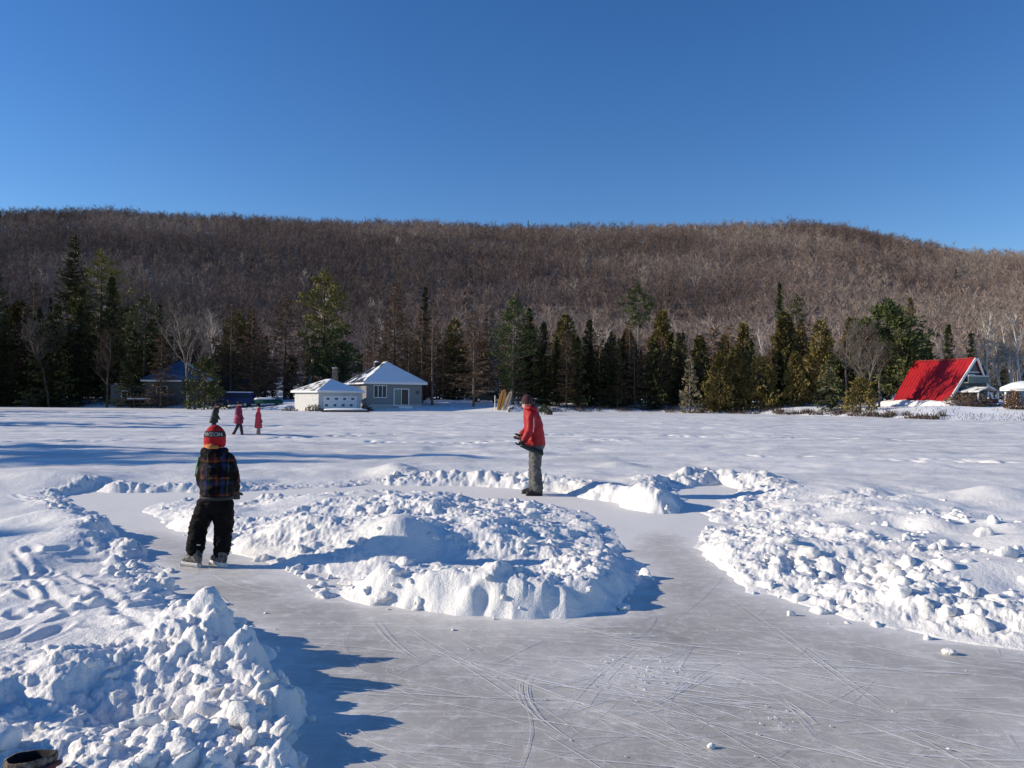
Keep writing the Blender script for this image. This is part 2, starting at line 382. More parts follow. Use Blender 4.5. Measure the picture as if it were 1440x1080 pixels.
# ------------------------------------------------------------------ skating ice
its = np.linspace(-1.3, 1.3, 420)
IX, IY, IF = fan(420, 1.2, 19.0, its)
_, idd = snow_height(IX, IY)
IZ = (fbm(IX * 1.1, IY * 1.1, 900, 3) - .5) * .012 + (fbm(IX * 7, IY * 7, 905, 3) - .5) * .004
ime = np_mesh('skating_ice', np.stack([IX, IY, IZ], 1), IF)
dust = np.exp(np.minimum(idd, 0) / .22) * .8 + .95 * sstep(8.2, 10.5, IY) + .35 * sstep(.55, .75, fbm(IX * .7, IY * .7, 910, 3))
dust = dust + .55 * np.exp(-((IX - ground(905, 945)[0]) / .75) ** 2 - ((IY - ground(905, 945)[1]) / .33) ** 2)
at_ = ime.attributes.new('frost', 'FLOAT', 'POINT'); at_.data.foreach_set('value', np.clip(dust, 0, 1).astype(np.float32))
def ice_mat():
    m, nt, b = new_mat('skating_ice'); N, L = nt.nodes, nt.links
    tc = N.new('ShaderNodeTexCoord'); at = N.new('ShaderNodeAttribute'); at.attribute_name = 'frost'
    def noise(sc, det, st=(1, 1, 1), rz=0, rough=.6):
        mp = N.new('ShaderNodeMapping'); mp.inputs['Scale'].default_value = st; mp.inputs['Rotation'].default_value = (0, 0, rz)
        n = N.new('ShaderNodeTexNoise'); n.inputs['Scale'].default_value = sc; n.inputs['Detail'].default_value = det; n.inputs['Roughness'].default_value = rough
        L.new(tc.outputs['Object'], mp.inputs['Vector']); L.new(mp.outputs[0], n.inputs['Vector']); return n.outputs['Fac']
    def ramp(src, a, b_, c0, c1):
        r = N.new('ShaderNodeValToRGB'); r.color_ramp.elements[0].position = a; r.color_ramp.elements[1].position = b_
        r.color_ramp.elements[0].color = (*c0, 1); r.color_ramp.elements[1].color = (*c1, 1); L.new(src, r.inputs['Fac']); return r.outputs['Color']
    base = ramp(noise(.7, 9, rough=.7), .32, .68, (.325, .302, .268), (.59, .56, .505))
    # frosted scuffs: fine stretched noise in three directions, gathered as white scrapings
    sc = None
    for k, (rz, sc_) in enumerate(((.6, 14), (-.5, 12), (1.5, 13))):
        r = ramp(noise(sc_, 3, (.10, 1.6, 1), rz), .60, .70, (0, 0, 0), (1, 1, 1))
        if sc is None: sc = r
        else:
            mx = N.new('ShaderNodeMath'); mx.operation = 'MAXIMUM'; L.new(sc, mx.inputs[0]); L.new(r, mx.inputs[1]); sc = mx.outputs[0]
    speck = ramp(noise(9, 8, rough=.75), .48, .72, (0, 0, 0), (1, 1, 1))
    a1 = N.new('ShaderNodeMath'); a1.operation = 'MULTIPLY'; a1.inputs[1].default_value = .42; L.new(sc, a1.inputs[0])
    a2 = N.new('ShaderNodeMath'); a2.operation = 'MULTIPLY_ADD'; a2.inputs[1].default_value = .60; L.new(speck, a2.inputs[0]); L.new(a1.outputs[0], a2.inputs[2])
    a3 = N.new('ShaderNodeMath'); a3.operation = 'ADD'; a3.use_clamp = True; L.new(a2.outputs[0], a3.inputs[0]); L.new(at.outputs['Fac'], a3.inputs[1])
    mix = N.new('ShaderNodeMix'); mix.data_type = 'RGBA'; L.new(a3.outputs[0], mix.inputs[0]); L.new(base, mix.inputs[6]); mix.inputs[7].default_value = (.80, .78, .745, 1)
    L.new(mix.outputs[2], b.inputs['Base Color'])
    rr = N.new('ShaderNodeMapRange'); rr.inputs[3].default_value = .42; rr.inputs[4].default_value = .7; L.new(a3.outputs[0], rr.inputs[0]); L.new(rr.outputs[0], b.inputs['Roughness'])
    b.inputs['Specular IOR Level'].default_value = .25
    bp = N.new('ShaderNodeBump'); bp.inputs['Strength'].default_value = .35; bp.inputs['Distance'].default_value = .006
    L.new(a2.outputs[0], bp.inputs['Height']); L.new(bp.outputs[0], b.inputs['Normal'])
    return m
tag(link('skating_ice', ime, ice_mat()), kind='structure')

# skate marks: thin ridges of scraped ice lying on the rink
rng = random.Random(4)
sv, sf = [], []
def skate_mark(x, y, ang, L, curv, wd):
    n = max(4, int(L / .07)); k = len(sv); a = ang; jit = rng.uniform(-.3, .3)
    for i in range(n + 1):
        t = i / n; ww = wd * (math.sin(math.pi * min(1, max(.02, t))) ** .5) * (.6 + .8 * rng.random()) * .5
        nx, ny = -math.sin(a), math.cos(a)
        sv.extend([(x - nx * ww, y - ny * ww, .007), (x, y, .007 + ww * .7), (x + nx * ww, y + ny * ww, .007)])
        x += math.cos(a) * L / n; y += math.sin(a) * L / n; a += (curv + jit * (t - .5)) * L / n
    for i in range(n):
        b = k + i * 3
        sf.extend([(b, b + 3, b + 4, b + 1), (b + 1, b + 4, b + 5, b + 2)])
for i in range(560):
    px, py = rng.uniform(330, 1440), 820 + 300 * rng.random() ** .8
    if i < 90: px, py = rng.gauss(880, 110), rng.gauss(945, 28)
    if i > 385: px, py = rng.uniform(120, 480), rng.uniform(700, 850)
    x, y = ground(px, py)
    base = rng.choice((-.75, -.6, -.45, -.5, -.3, .9, 2.3, .2)) + rng.gauss(0, .2)
    skate_mark(x, y, base, rng.uniform(.15, 1.0) if rng.random() < .88 else rng.uniform(1.0, 2.6), rng.gauss(0, .35), rng.choice((.0013, .0018, .0024, .0036)) * (1 if py > 860 else 1.3))
for (a, b, c) in (((740, 945), (800, 1040), 1.0), ((735, 950), (760, 1010), 1.4), ((900, 905), (790, 1010), .2), ((860, 900), (960, 915), .3),
                  ((1090, 985), (1135, 1030), -1.2), ((640, 930), (1010, 1075), -.05), ((560, 880), (790, 1060), -.05), ((1080, 880), (1240, 1000), .05), ((1010, 830), (1200, 960), .1), ((520, 870), (600, 935), .3)):
    p, q = ground(*a), ground(*b); L = math.hypot(q[0] - p[0], q[1] - p[1])
    for r_ in range(2): skate_mark(p[0] + r_ * .05, p[1], math.atan2(q[1] - p[1], q[0] - p[0]) - c * L / 2, L, c, .0026)
SCRAPED = mat('scraped_ice', (.80, .82, .85), (.72, .75, .79), 30, .6)
tag(link('skate_marks', np_mesh('skate_marks', sv, np.array(sf)), SCRAPED), kind='stuff')

# ------------------------------------------------------------------ broken lumps thrown up by the shovel
def lump(rg, sub=2):
    bm = bmesh.new(); bmesh.ops.create_icosphere(bm, subdivisions=sub, radius=1)
    pl = []
    for _ in range(6):
        n = Vector((rg.gauss(0, 1), rg.gauss(0, 1), rg.gauss(0, 1))).normalized(); pl.append((n, rg.uniform(.45, .85)))
    sc = Vector((rg.uniform(.8, 1.35), rg.uniform(.7, 1.1), rg.uniform(.45, .85))); off = Vector((rg.random() * 50, 0, 0))
    for v in bm.verts:
        c = v.co.copy()
        for n, dd in pl:
            e = c.dot(n) - dd
            if e > 0: c -= n * e * .85
        c *= 1 + .26 * mnoise.noise(c * 1.8 + off) + .17 * mnoise.noise(c * 4.2 + off) + .09 * mnoise.noise(c * 9 + off)
        v.co = Vector((c.x * sc.x, c.y * sc.y, c.z * sc.z))
    V = np.array([v.co[:] for v in bm.verts], np.float32); Fc = np.array([[v.index for v in f.verts] for f in bm.faces], np.int32)
    bm.free(); return V, Fc
LUMPS_S = [lump(random.Random(i + 60), 1) for i in range(10)]
LUMPS = [lump(random.Random(i), 3) for i in range(10)]
cand = []
for i in range(9000):
    px, py = rng.uniform(-120, 1560), 655 + 470 * rng.random() ** 1.0
    cand.append(ground(px, py, .15))
ca = np.array(cand, np.float32); ch, cd = snow_height(ca[:, 0], ca[:, 1])
e_ = .06; chx, _ = snow_height(ca[:, 0] + e_, ca[:, 1]); chy, _ = snow_height(ca[:, 0], ca[:, 1] + e_)
LV, LF, nk = [], [], 0
count = 0
for i in range(len(cand)):
    x, y = ca[i]; d = cd[i]
    near_edge = -.3 < d < 1.1; right = x > 1.6 and 0 < d < 3.5 and y < 12; nl = y < 4.6 and x < -.8; isl = d > 0 and -5.4 < x < 1.2 and 6 < y < 10.5
    if not (near_edge or right or nl or isl): continue
    if d < -.02 and rng.random() < .95: continue
    if x < -1.8 and y > 4.6 and d > .45: continue
    if d >= -.02 and (fbm(ca[i:i + 1, 0] * .8, ca[i:i + 1, 1] * .8, 333, 2)[0] < .42) and rng.random() < .8: continue
    if x < -.8 and y < 4.6 and rng.random() < .45: continue
    if count > 800: break
    s = min(.14, max(.018, rng.lognormvariate(-3.05, .55)))
    if d < -.02: s = min(s * .4, .018)
    V, Fc = LUMPS[rng.randrange(10)]
    M = Matrix.Rotation(rng.uniform(0, 6.28), 3, 'Z') @ Matrix.Rotation(rng.gauss(0, .5), 3, 'X') @ Matrix.Rotation(rng.gauss(0, .5), 3, 'Y')
    W = (V * s) @ np.array(M).T + np.array([x, y, max(ch[i], 0) + s * (.05 if d < 0 else -.22)])
    LV.append(W); LF.append(Fc + nk); nk += len(V); count += 1
print('lumps', count)
tag(link('snow_rubble', np_mesh('snow_rubble', np.concatenate(LV), np.concatenate(LF)), SNOW), kind='stuff')
LV, LF, nk = [], [], 0
for i in range(170):
    px, py = (rng.gauss(915, 50), rng.gauss(948, 16)) if i < 70 else (rng.gauss(1085, 30), rng.gauss(1012, 10)) if i < 95 else (rng.uniform(380, 1440), rng.uniform(800, 1085))
    x, y = ground(px, py); V, Fc = LUMPS_S[rng.randrange(10)]; q = rng.uniform(.002, .007)
    LV.append(V * np.array([q * 1.5, q, q * .8]) @ np.array(Matrix.Rotation(rng.uniform(0, 6.28), 3, 'Z')).T + np.array([x, y, .006])); LF.append(Fc + nk); nk += len(V)
tag(link('ice_shavings', np_mesh('ice_shavings', np.concatenate(LV), np.concatenate(LF)), SCRAPED), kind='stuff')
for (px, py, s, lab) in ((1113, 866, .035, 'small loose snow lump on the ice beside the right bank'), (1000, 1052, .022, 'tiny snow lump lying on the ice near the bottom edge'), (1335, 920, .05, 'rounded grey snow lump at the foot of the right bank')):
    x, y = ground(px, py); V, Fc = LUMPS[px % 10]
    o = link('snow_lump', np_mesh('snow_lump', V * s, Fc), SNOW); o.location = (x, y, s * .35); tag(o, lab, 'snow lump')

# ------------------------------------------------------------------ the rest of the lake, and the land
def r_shore(th):
    return np.interp(np.degrees(th), [-180, -100, -80, -66, -56, -48, -40, -34, -27, -15, 0, 10, 18, 24, 29, 34, 45, 60, 180],
                     [46, 44, 44, 50, 66, 96, 128, 146, 122, 100, 98, 102, 98, 88, 78, 78, 84, 90, 90])
RIDGE_X = [-400, 0, 100, 200, 300, 400, 500, 600, 700, 800, 900, 1000, 1100, 1150, 1200, 1250, 1300, 1350, 1440, 1800]
RIDGE_Y = [365, 343, 338, 343, 347, 347, 350, 350, 357, 356, 356, 355, 354, 355, 362, 374, 386, 396, 406, 480]
def hill_tan(th):
    px = 720 + FPX * np.tan(np.clip(th, -1.2, 1.2)); hy = 562 + (px - 720) * .007
    return np.clip((hy - np.interp(px, RIDGE_X, RIDGE_Y)) / FPX * np.cos(th), .02, 1)
RR = 760.0
def land_z(x, y):
    r = np.hypot(x, y); th = np.arctan2(x, y)
    s = r - r_shore(th) - (fbm(x * .06, y * .06, 500, 3) - .5) * 5
    z = np.where(s < 0, np.maximum(-.8, s * .12), 1.25 * (1 - np.exp(-np.clip(s, 0, 400) / 7)) + .012 * np.clip(s, 0, 300))
    t = np.clip((r - 190) / (RR - 190), 0, 1.4)
    prof = np.where(t < 1, .12 * t + .88 * (t * t * (3 - 2 * t)) ** .9, 1 - .9 * (t - 1))
    hz = (hill_tan(th) * RR + CAM_H) * prof
    fade = sstep(R(-62), R(-42), th)
    hz = hz * fade * (1 + .10 * (fbm(x * .006, y * .006, 520, 3) - .5) * np.sin(np.pi * np.clip(t, 0, 1)))
    return z + np.where(r > 190, hz, 0) + (fbm(x * .2, y * .2, 510, 3) - .5) * .5 * sstep(0, 6, s)
def polar(nr, r0, r1, th0, th1, nt, zf):
    rs = r0 * (r1 / r0) ** np.linspace(0, 1, nr); tt = np.linspace(th0, th1, nt)
    Rm, T = np.meshgrid(rs, tt, indexing='ij'); x, y = (Rm * np.sin(T)).ravel(), (Rm * np.cos(T)).ravel()
    i = np.arange(nr - 1)[:, None] * nt + np.arange(nt - 1)[None, :]
    return np.stack([x, y, zf(x, y)], 1), np.stack([i, i + nt, i + nt + 1, i + 1], -1).reshape(-1, 4)
def lake_z(x, y):
    r = np.hypot(x, y); return -.16 + .235 * sstep(40, 62, r) * (np.abs(np.arctan2(x, y)) < 1.0) + (fbm(x * .05, y * .3, 81, 3) - .5) * .07 * sstep(50, 70, r)
V_, F_ = polar(60, .5, 420, -math.pi, math.pi, 240, lake_z)
tag(link('lake_snow', np_mesh('lake_snow', V_, F_), SNOW), kind='structure')
V_, F_ = polar(230, 40, 1250, R(-100), R(62), 420, land_z)
def land_mat():
    m, nt, b = new_mat('shore_ground'); N, L = nt.nodes, nt.links
    geo = N.new('ShaderNodeNewGeometry'); sp = N.new('ShaderNodeSeparateXYZ'); L.new(geo.outputs['Position'], sp.inputs[0])
    n1 = N.new('ShaderNodeTexNoise'); n1.inputs['Scale'].default_value = .35; n1.inputs['Detail'].default_value = 7; L.new(geo.outputs['Position'], n1.inputs['Vector'])
    rp = N.new('ShaderNodeValToRGB'); rp.color_ramp.elements[0].position = .42; rp.color_ramp.elements[1].position = .55
    rp.color_ramp.elements[0].color = (.07, .055, .045, 1); rp.color_ramp.elements[1].color = (.20, .19, .19, 1); L.new(n1.outputs['Fac'], rp.inputs['Fac'])
    mr = N.new('ShaderNodeMapRange'); mr.inputs[1].default_value = 2.6; mr.inputs[2].default_value = 8; L.new(sp.outputs['Z'], mr.inputs[0])
    mx = N.new('ShaderNodeMix'); mx.data_type = 'RGBA'; L.new(mr.outputs[0], mx.inputs[0]); mx.inputs[6].default_value = (.85, .87, .9, 1); L.new(rp.outputs['Color'], mx.inputs[7])
    L.new(mx.outputs[2], b.inputs['Base Color']); b.inputs['Roughness'].default_value = .8
    return m
tag(link('hill', np_mesh('hill', V_, F_), land_mat()), kind='structure')
def LZ(x, y): return float(land_z(np.array([x], float), np.array([y], float))[0])
# ================================================================== TREES
BARK_DARK = mat('bark_dark', (.045, .035, .03), (.09, .075, .06), 3, .9, .4, 20)
BARK_GREY = mat('bark_grey', (.10, .085, .072), (.18, .155, .135), 3, .9, .3, 20)
BARK_WHITE = mat('bark_white', (.48, .44, .39), (.30, .265, .23), 2.5, .8, .2, 20, lo=.5, hi=.7)
SPRUCE = mat('spruce_needles', (.038, .050, .016), (.090, .096, .030), 1.1, .75, rnd=.3)
PINE = mat('pine_needles', (.040, .060, .018), (.085, .105, .030), 1.1, .75, rnd=.25)
OLIVE = mat('golden_needles', (.14, .13, .03), (.20, .18, .042), .8, .75, rnd=.2)
CEDAR = mat('cedar_foliage', (.10, .082, .024), (.18, .138, .042), .9, .8, rnd=.3)
LARCH = mat('larch_twigs', (.085, .055, .036), (.14, .092, .058), 1.2, .9, rnd=.2)
RUST = mat('rusty_twigs', (.115, .070, .042), (.165, .10, .060), 1.2, .9, rnd=.15)
TWIG_GREY = mat('grey_twigs', (.095, .078, .066), (.15, .125, .105), 1.2, .9, rnd=.2)
TWIG_PALE = mat('pale_twigs', (.28, .235, .19), (.19, .155, .125), 1.2, .9, rnd=.15)
FROSTY = mat('frosted_needles', (.12, .10, .055), (.20, .17, .11), 1.5, .8)

def V3(r, a, z): return Vector((r * math.cos(a), r * math.sin(a), z))
class Leaf:
    """collects small two-sided leaf faces"""
    def __init__(s): s.v = []; s.f = []
    def blade(s, p, d, L, wd, up):
        x = d.cross(up)
        if x.length < 1e-4: x = Vector((1, 0, 0))
        x = x.normalized() * wd * .5; k = len(s.v); m = p + d * L * .45
        s.v += [p, m + x, p + d * L, m - x]; s.f.append((k, k + 1, k + 2, k + 3))
    def mesh(s, name): return np_mesh(name, [tuple(v) for v in s.v], np.array(s.f), False)

def rdir(rg, d, sp):
    return (d + Vector((rg.gauss(0, sp), rg.gauss(0, sp), rg.gauss(0, sp)))).normalized()
# every generator returns (trunk MB, crown mesh) for a tree one unit-scale of height h and crown radius rad
def trunk_of(h, r0, rg, lean=.01, top=.05, n=7):
    m = MB(); pts = []; x = y = 0
    for i in range(n + 1):
        t = i / n; pts.append((x, y, h * t - .4 * (i == 0))); x += rg.gauss(0, lean) * h / n * 2; y += rg.gauss(0, lean) * h / n * 2
    m.tube(pts, [r0 * (1 - t / n) + top * t / n for t in range(n + 1)], 7); return m, [Vector(p) for p in pts]
def on(pts, h, z):
    t = max(0, min(.999, z / h)) * (len(pts) - 1); i = int(t); return pts[i].lerp(pts[i + 1], t - i)
def spruce(seed, h, rad, base=.08, gap=.42, sparse=0.0, droop=.25, power=.85):
    rg = random.Random(seed); tm, pts = trunk_of(h, h * .012 + .03, rg, .004, .015); lf = Leaf(); z = h * base
    while z < h * .985:
        f = (z / h - base) / (1 - base); L0 = rad * (1 - f) ** power + .12
        for k in range(rg.randint(5, 7)):
            if rg.random() < sparse: continue
            a = rg.uniform(0, 6.283); L = L0 * rg.uniform(.6, 1.12); p = on(pts, h, z + rg.uniform(-.15, .15)); d = V3(1, a, .35 * f - droop * (1 - f))
            tm.bar(p, p + d * L * .8, .03 + .012 * L)
            n = max(3, int(L / .22))
            for i in range(n):
                t = (i + .6) / n; q = p + d * L * t + Vector((0, 0, -.16 * L * t * (1 - t) * 2 + .10 * L * t * t))
                for sd in (-1, 1):
                    b = a + sd * rg.uniform(.5, 1.1)
                    lf.blade(q, V3(1, b, rg.uniform(-.45, .15)).normalized(), (.34 + .30 * (1 - t)) * rg.uniform(.75, 1.35) * (.6 + .4 * (1 - f)), rg.uniform(.20, .36), Vector((0, 0, 1)))
                if rg.random() < .5: lf.blade(q, V3(.5, a, -rg.uniform(.3, 1)).normalized(), rg.uniform(.3, .55), .22, V3(1, a + 1.57, 0))
        z += gap * rg.uniform(.75, 1.2) * (1 - .45 * f)
    for i in range(8): lf.blade(pts[-1] - Vector((0, 0, .1 * i)), V3(.6, i * 2.4, .8).normalized(), .3, .1, Vector((0, 0, 1)))
    return tm, lf
def cedar(seed, h, rad, n=3600, base=.03, power=.6):
    rg = random.Random(seed); tm, pts = trunk_of(h, h * .013 + .03, rg, .006, .02); lf = Leaf()
    ph = [rg.uniform(0, 6.28) for _ in range(4)]
    lobes = [(rg.uniform(0, 6.28), rg.uniform(.05, .9)) for _ in range(16)]
    for i in range(n):
        f = rg.random() ** 1.15; z = h * (base + (1 - base) * f); a = rg.uniform(0, 6.283)
        if rg.random() < .55: la, lz = rg.choice(lobes); a = la + rg.gauss(0, .3); f = min(.99, max(0, lz + rg.gauss(0, .05))); z = h * (base + (1 - base) * f)
        w_ = 1 + .24 * math.sin(3 * a + ph[0] + f * 7) + .2 * math.sin(5 * a + ph[1] - f * 13) + .16 * math.sin(f * 26 + ph[2])
        r_ = rad * (1 - f) ** power * w_ * (1 - .55 * rg.random() ** 2.2) * min(1, .55 + f * 4)
        p = on(pts, h, z) + V3(r_, a, 0)
        lf.blade(p, V3(.75, a + rg.gauss(0, .5), rg.uniform(.1, 1.2)).normalized(), rg.uniform(.25, .55) * (.6 + h / 18), rg.uniform(.14, .26) * (.6 + h / 18), Vector((rg.gauss(0, 1), rg.gauss(0, 1), .3)))
    for i in range(int(h * 4)):
        z = h * rg.uniform(.05, .85); a = rg.uniform(0, 6.28); p = on(pts, h, z); tm.bar(p, p + V3(rad * .7 * (1 - z / h), a, .5), .03)
    return tm, lf
def tuft(lf, rg, p, d, s, n=9):
    for i in range(n):
        q = p + Vector((rg.gauss(0, .35), rg.gauss(0, .35), rg.gauss(0, .22))) * s
        lf.blade(q, rdir(rg, d, .55), s * rg.uniform(.5, .95), s * rg.uniform(.16, .30), Vector((rg.gauss(0, 1), rg.gauss(0, 1), rg.gauss(0, 1))))
def pine(seed, h, rad, base=.3, nl=34, shape=.7, ts=.75):
    rg = random.Random(seed); tm, pts = trunk_of(h, h * .014 + .04, rg, .012, .04); lf = Leaf()
    for k in range(nl):
        f = (k + rg.random()) / nl; z = h * (base + (1 - base) * f * .97); a = k * 2.4 + rg.gauss(0, .5)
        L = rad * (math.sin(math.pi * (f * .78 + .20)) ** shape) * rg.uniform(.55, 1.15); p = on(pts, h, z)
        e = p + V3(L, a, L * rg.uniform(.02, .35) * (.4 + f)); mid = p.lerp(e, .5) - Vector((0, 0, .05 * L))
        tm.tube([p, mid, e], [.03 + .02 * L, .025 + .01 * L, .015], 4)
        for i in range(int(4 + L * 3.2)):
            t = rg.uniform(.3, 1.03); q = p.lerp(e, t) + V3(rg.gauss(0, .17) * L, a + 1.57, rg.gauss(.05, .14) * L * .6)
            tuft(lf, rg, q, V3(.7, a + rg.gauss(0, .6), rg.uniform(.2, .8)).normalized(), ts * rg.uniform(.7, 1.2))
    tuft(lf, rg, pts[-1], Vector((0, 0, 1)), ts, 14)
    return tm, lf
def larch(seed, h, rad, base=.10, gap=.30, dens=1.0, power=.8):
    rg = random.Random(seed); tm, pts = trunk_of(h, h * .012 + .04, rg, .004, .02); lf = Leaf(); z = h * base
    while z < h * .98:
        f = (z / h - base) / (1 - base); L0 = rad * (1 - f) ** power + .15
        for k in range(rg.randint(4, 6)):
            a = rg.uniform(0, 6.283); L = L0 * rg.uniform(.55, 1.15); p = on(pts, h, z + rg.uniform(-.15, .15)); d = V3(1, a, rg.uniform(-.12, .22) + .25 * f)
            lf.blade(p, d.normalized(), L, .07 + .01 * L, Vector((0, 0, 1))); lf.blade(p, d.normalized(), L, .07, V3(1, a + 1.57, 0))
            for i in range(int((3 + L * 5) * dens)):
                t = rg.uniform(.2, 1); q = p + d * L * t
                lf.blade(q, V3(1, a + rg.choice((-1, 1)) * rg.uniform(.4, 1.3), rg.uniform(-.7, .5)).normalized(), rg.uniform(.35, .9) * (1.15 - .5 * t), rg.uniform(.05, .10), Vector((rg.gauss(0, 1), rg.gauss(0, 1), rg.gauss(0, 1))))
        z += gap * rg.uniform(.7, 1.3)
    return tm, lf
def bare(seed, h, rad, fork=.3, stems=1, twig=.032, dens=1.0, up=.9):
    rg = random.Random(seed); tm = MB(); lf = Leaf()
    def grow(p, d, L, r, lev):
        n = 4; pts = [p]; q = p
        for i in range(n):
            d = rdir(rg, d, .10 if lev < 2 else .16); d = (d + Vector((0, 0, .05 * up))).normalized(); q = q + d * L / n; pts.append(q)
        if lev < 3: tm.tube(pts, [r * (1 - .6 * i / n) for i in range(n + 1)], 6 if lev == 0 else 4, cap=False)
        else:
            for i in range(n): lf.blade(pts[i], (pts[i + 1] - pts[i]).normalized(), (pts[i + 1] - pts[i]).length * 1.1, max(twig, r * 1.6), Vector((rg.gauss(0, 1), rg.gauss(0, 1), rg.gauss(0, 1))))
        if lev >= 4: return
        kids = {0: 13, 1: 6, 2: 5, 3: 4}[lev]
        for k in range(int(kids * (dens if lev else 1))):
            t = rg.uniform(fork if lev == 0 else .25, 1.0); i = min(n - 1, int(t * n)); b = pts[i].lerp(pts[i + 1], t * n - i)
            a = rg.uniform(0, 6.283); side = V3(1, a, 0); sp = rg.uniform(.45, .95) if lev == 0 else rg.uniform(.4, .9)
            nd = (d * .75 + side * sp + Vector((0, 0, .35 * up))).normalized()
            LL = (rad * rg.uniform(.8, 1.5) * (1.25 - .7 * t)) if lev == 0 else L * rg.uniform(.35, .62)
            grow(b, nd, LL, r * .42 if lev == 0 else r * .5, lev + 1)
    for s_ in range(stems):
        a = rg.uniform(0, 6.28); o = V3(.25 * (stems > 1), a, -.4)
        grow(o, V3(.12 * (stems > 1) + .02, a, 1).normalized(), h * .9 * rg.uniform(.85, 1), h * .011 + .05, 0)
    return tm, lf
def shrub(seed, h, rad, n=500):
    rg = random.Random(seed); tm = MB(); lf = Leaf()
    for i in range(12):
        a = rg.uniform(0, 6.28); tm.bar((0, 0, -.1), V3(rad * .6, a, h * rg.uniform(.5, .85)), .03)
    for i in range(n):
        a, c = rg.uniform(0, 6.28), rg.uniform(-.1, 1); r_ = rg.random() ** .4
        p = Vector((math.cos(a) * math.sqrt(max(0, 1 - c * c)) * rad * r_, math.sin(a) * math.sqrt(max(0, 1 - c * c)) * rad * r_, h * (.12 + .8 * c * r_)))
        lf.blade(p, rdir(rg, p.normalized(), .5), .28 * (.5 + h / 3), .1 * (.5 + h / 3), Vector((rg.gauss(0, 1), rg.gauss(0, 1), 1)))
    return tm, lf
CACHE = {}
def make_tree(kind, H, Rr, seed, x, y, name, label, bark, leaf, group=None, z=None, nvar=3, **kw):
    """one tree = Empty > trunk, crown; trees of a like build share meshes, scaled to their own height"""
    key = (kind.__name__, seed % nvar if nvar else seed, bark.name, leaf.name, round(Rr / H * 6), tuple(sorted(kw.items())))
    if key not in CACHE:
        tm, lf = kind(seed, H, Rr, **kw)
        t_, c_ = tm.mesh('trunk'), lf.mesh('crown'); t_.materials.append(bark); c_.materials.append(leaf); t_.shade_smooth()
        CACHE[key] = (t_, c_, H, Rr)
    t_, c_, h0, r0 = CACHE[key]
    e = empty(name, (x, y, LZ(x, y) if z is None else z), random.Random(seed * 31 + int(x * 10)).uniform(0, 6.28), label, 'tree' if 'shrub' not in name and 'bush' not in name else 'shrub', group)
    e.scale = (Rr / r0, Rr / r0, H / h0)
    link('trunk', t_, None, e); link('crown', c_, None, e)
    return e
def tree_px(kind, px, ytop, D, wpx, seed, name, label, bark, leaf, group=None, **kw):
    """tree standing D metres out whose top the photograph shows at (px, ytop)"""
    p = at(px, ytop, D); zb = LZ(p.x, D); H = p.z - zb
    return make_tree(kind, H, wpx / FPX * D / 2 * (1.22 if kind in (spruce, cedar, pine) else 1.1), seed, p.x, D, name, label, bark, leaf, group, nvar=0, **kw)

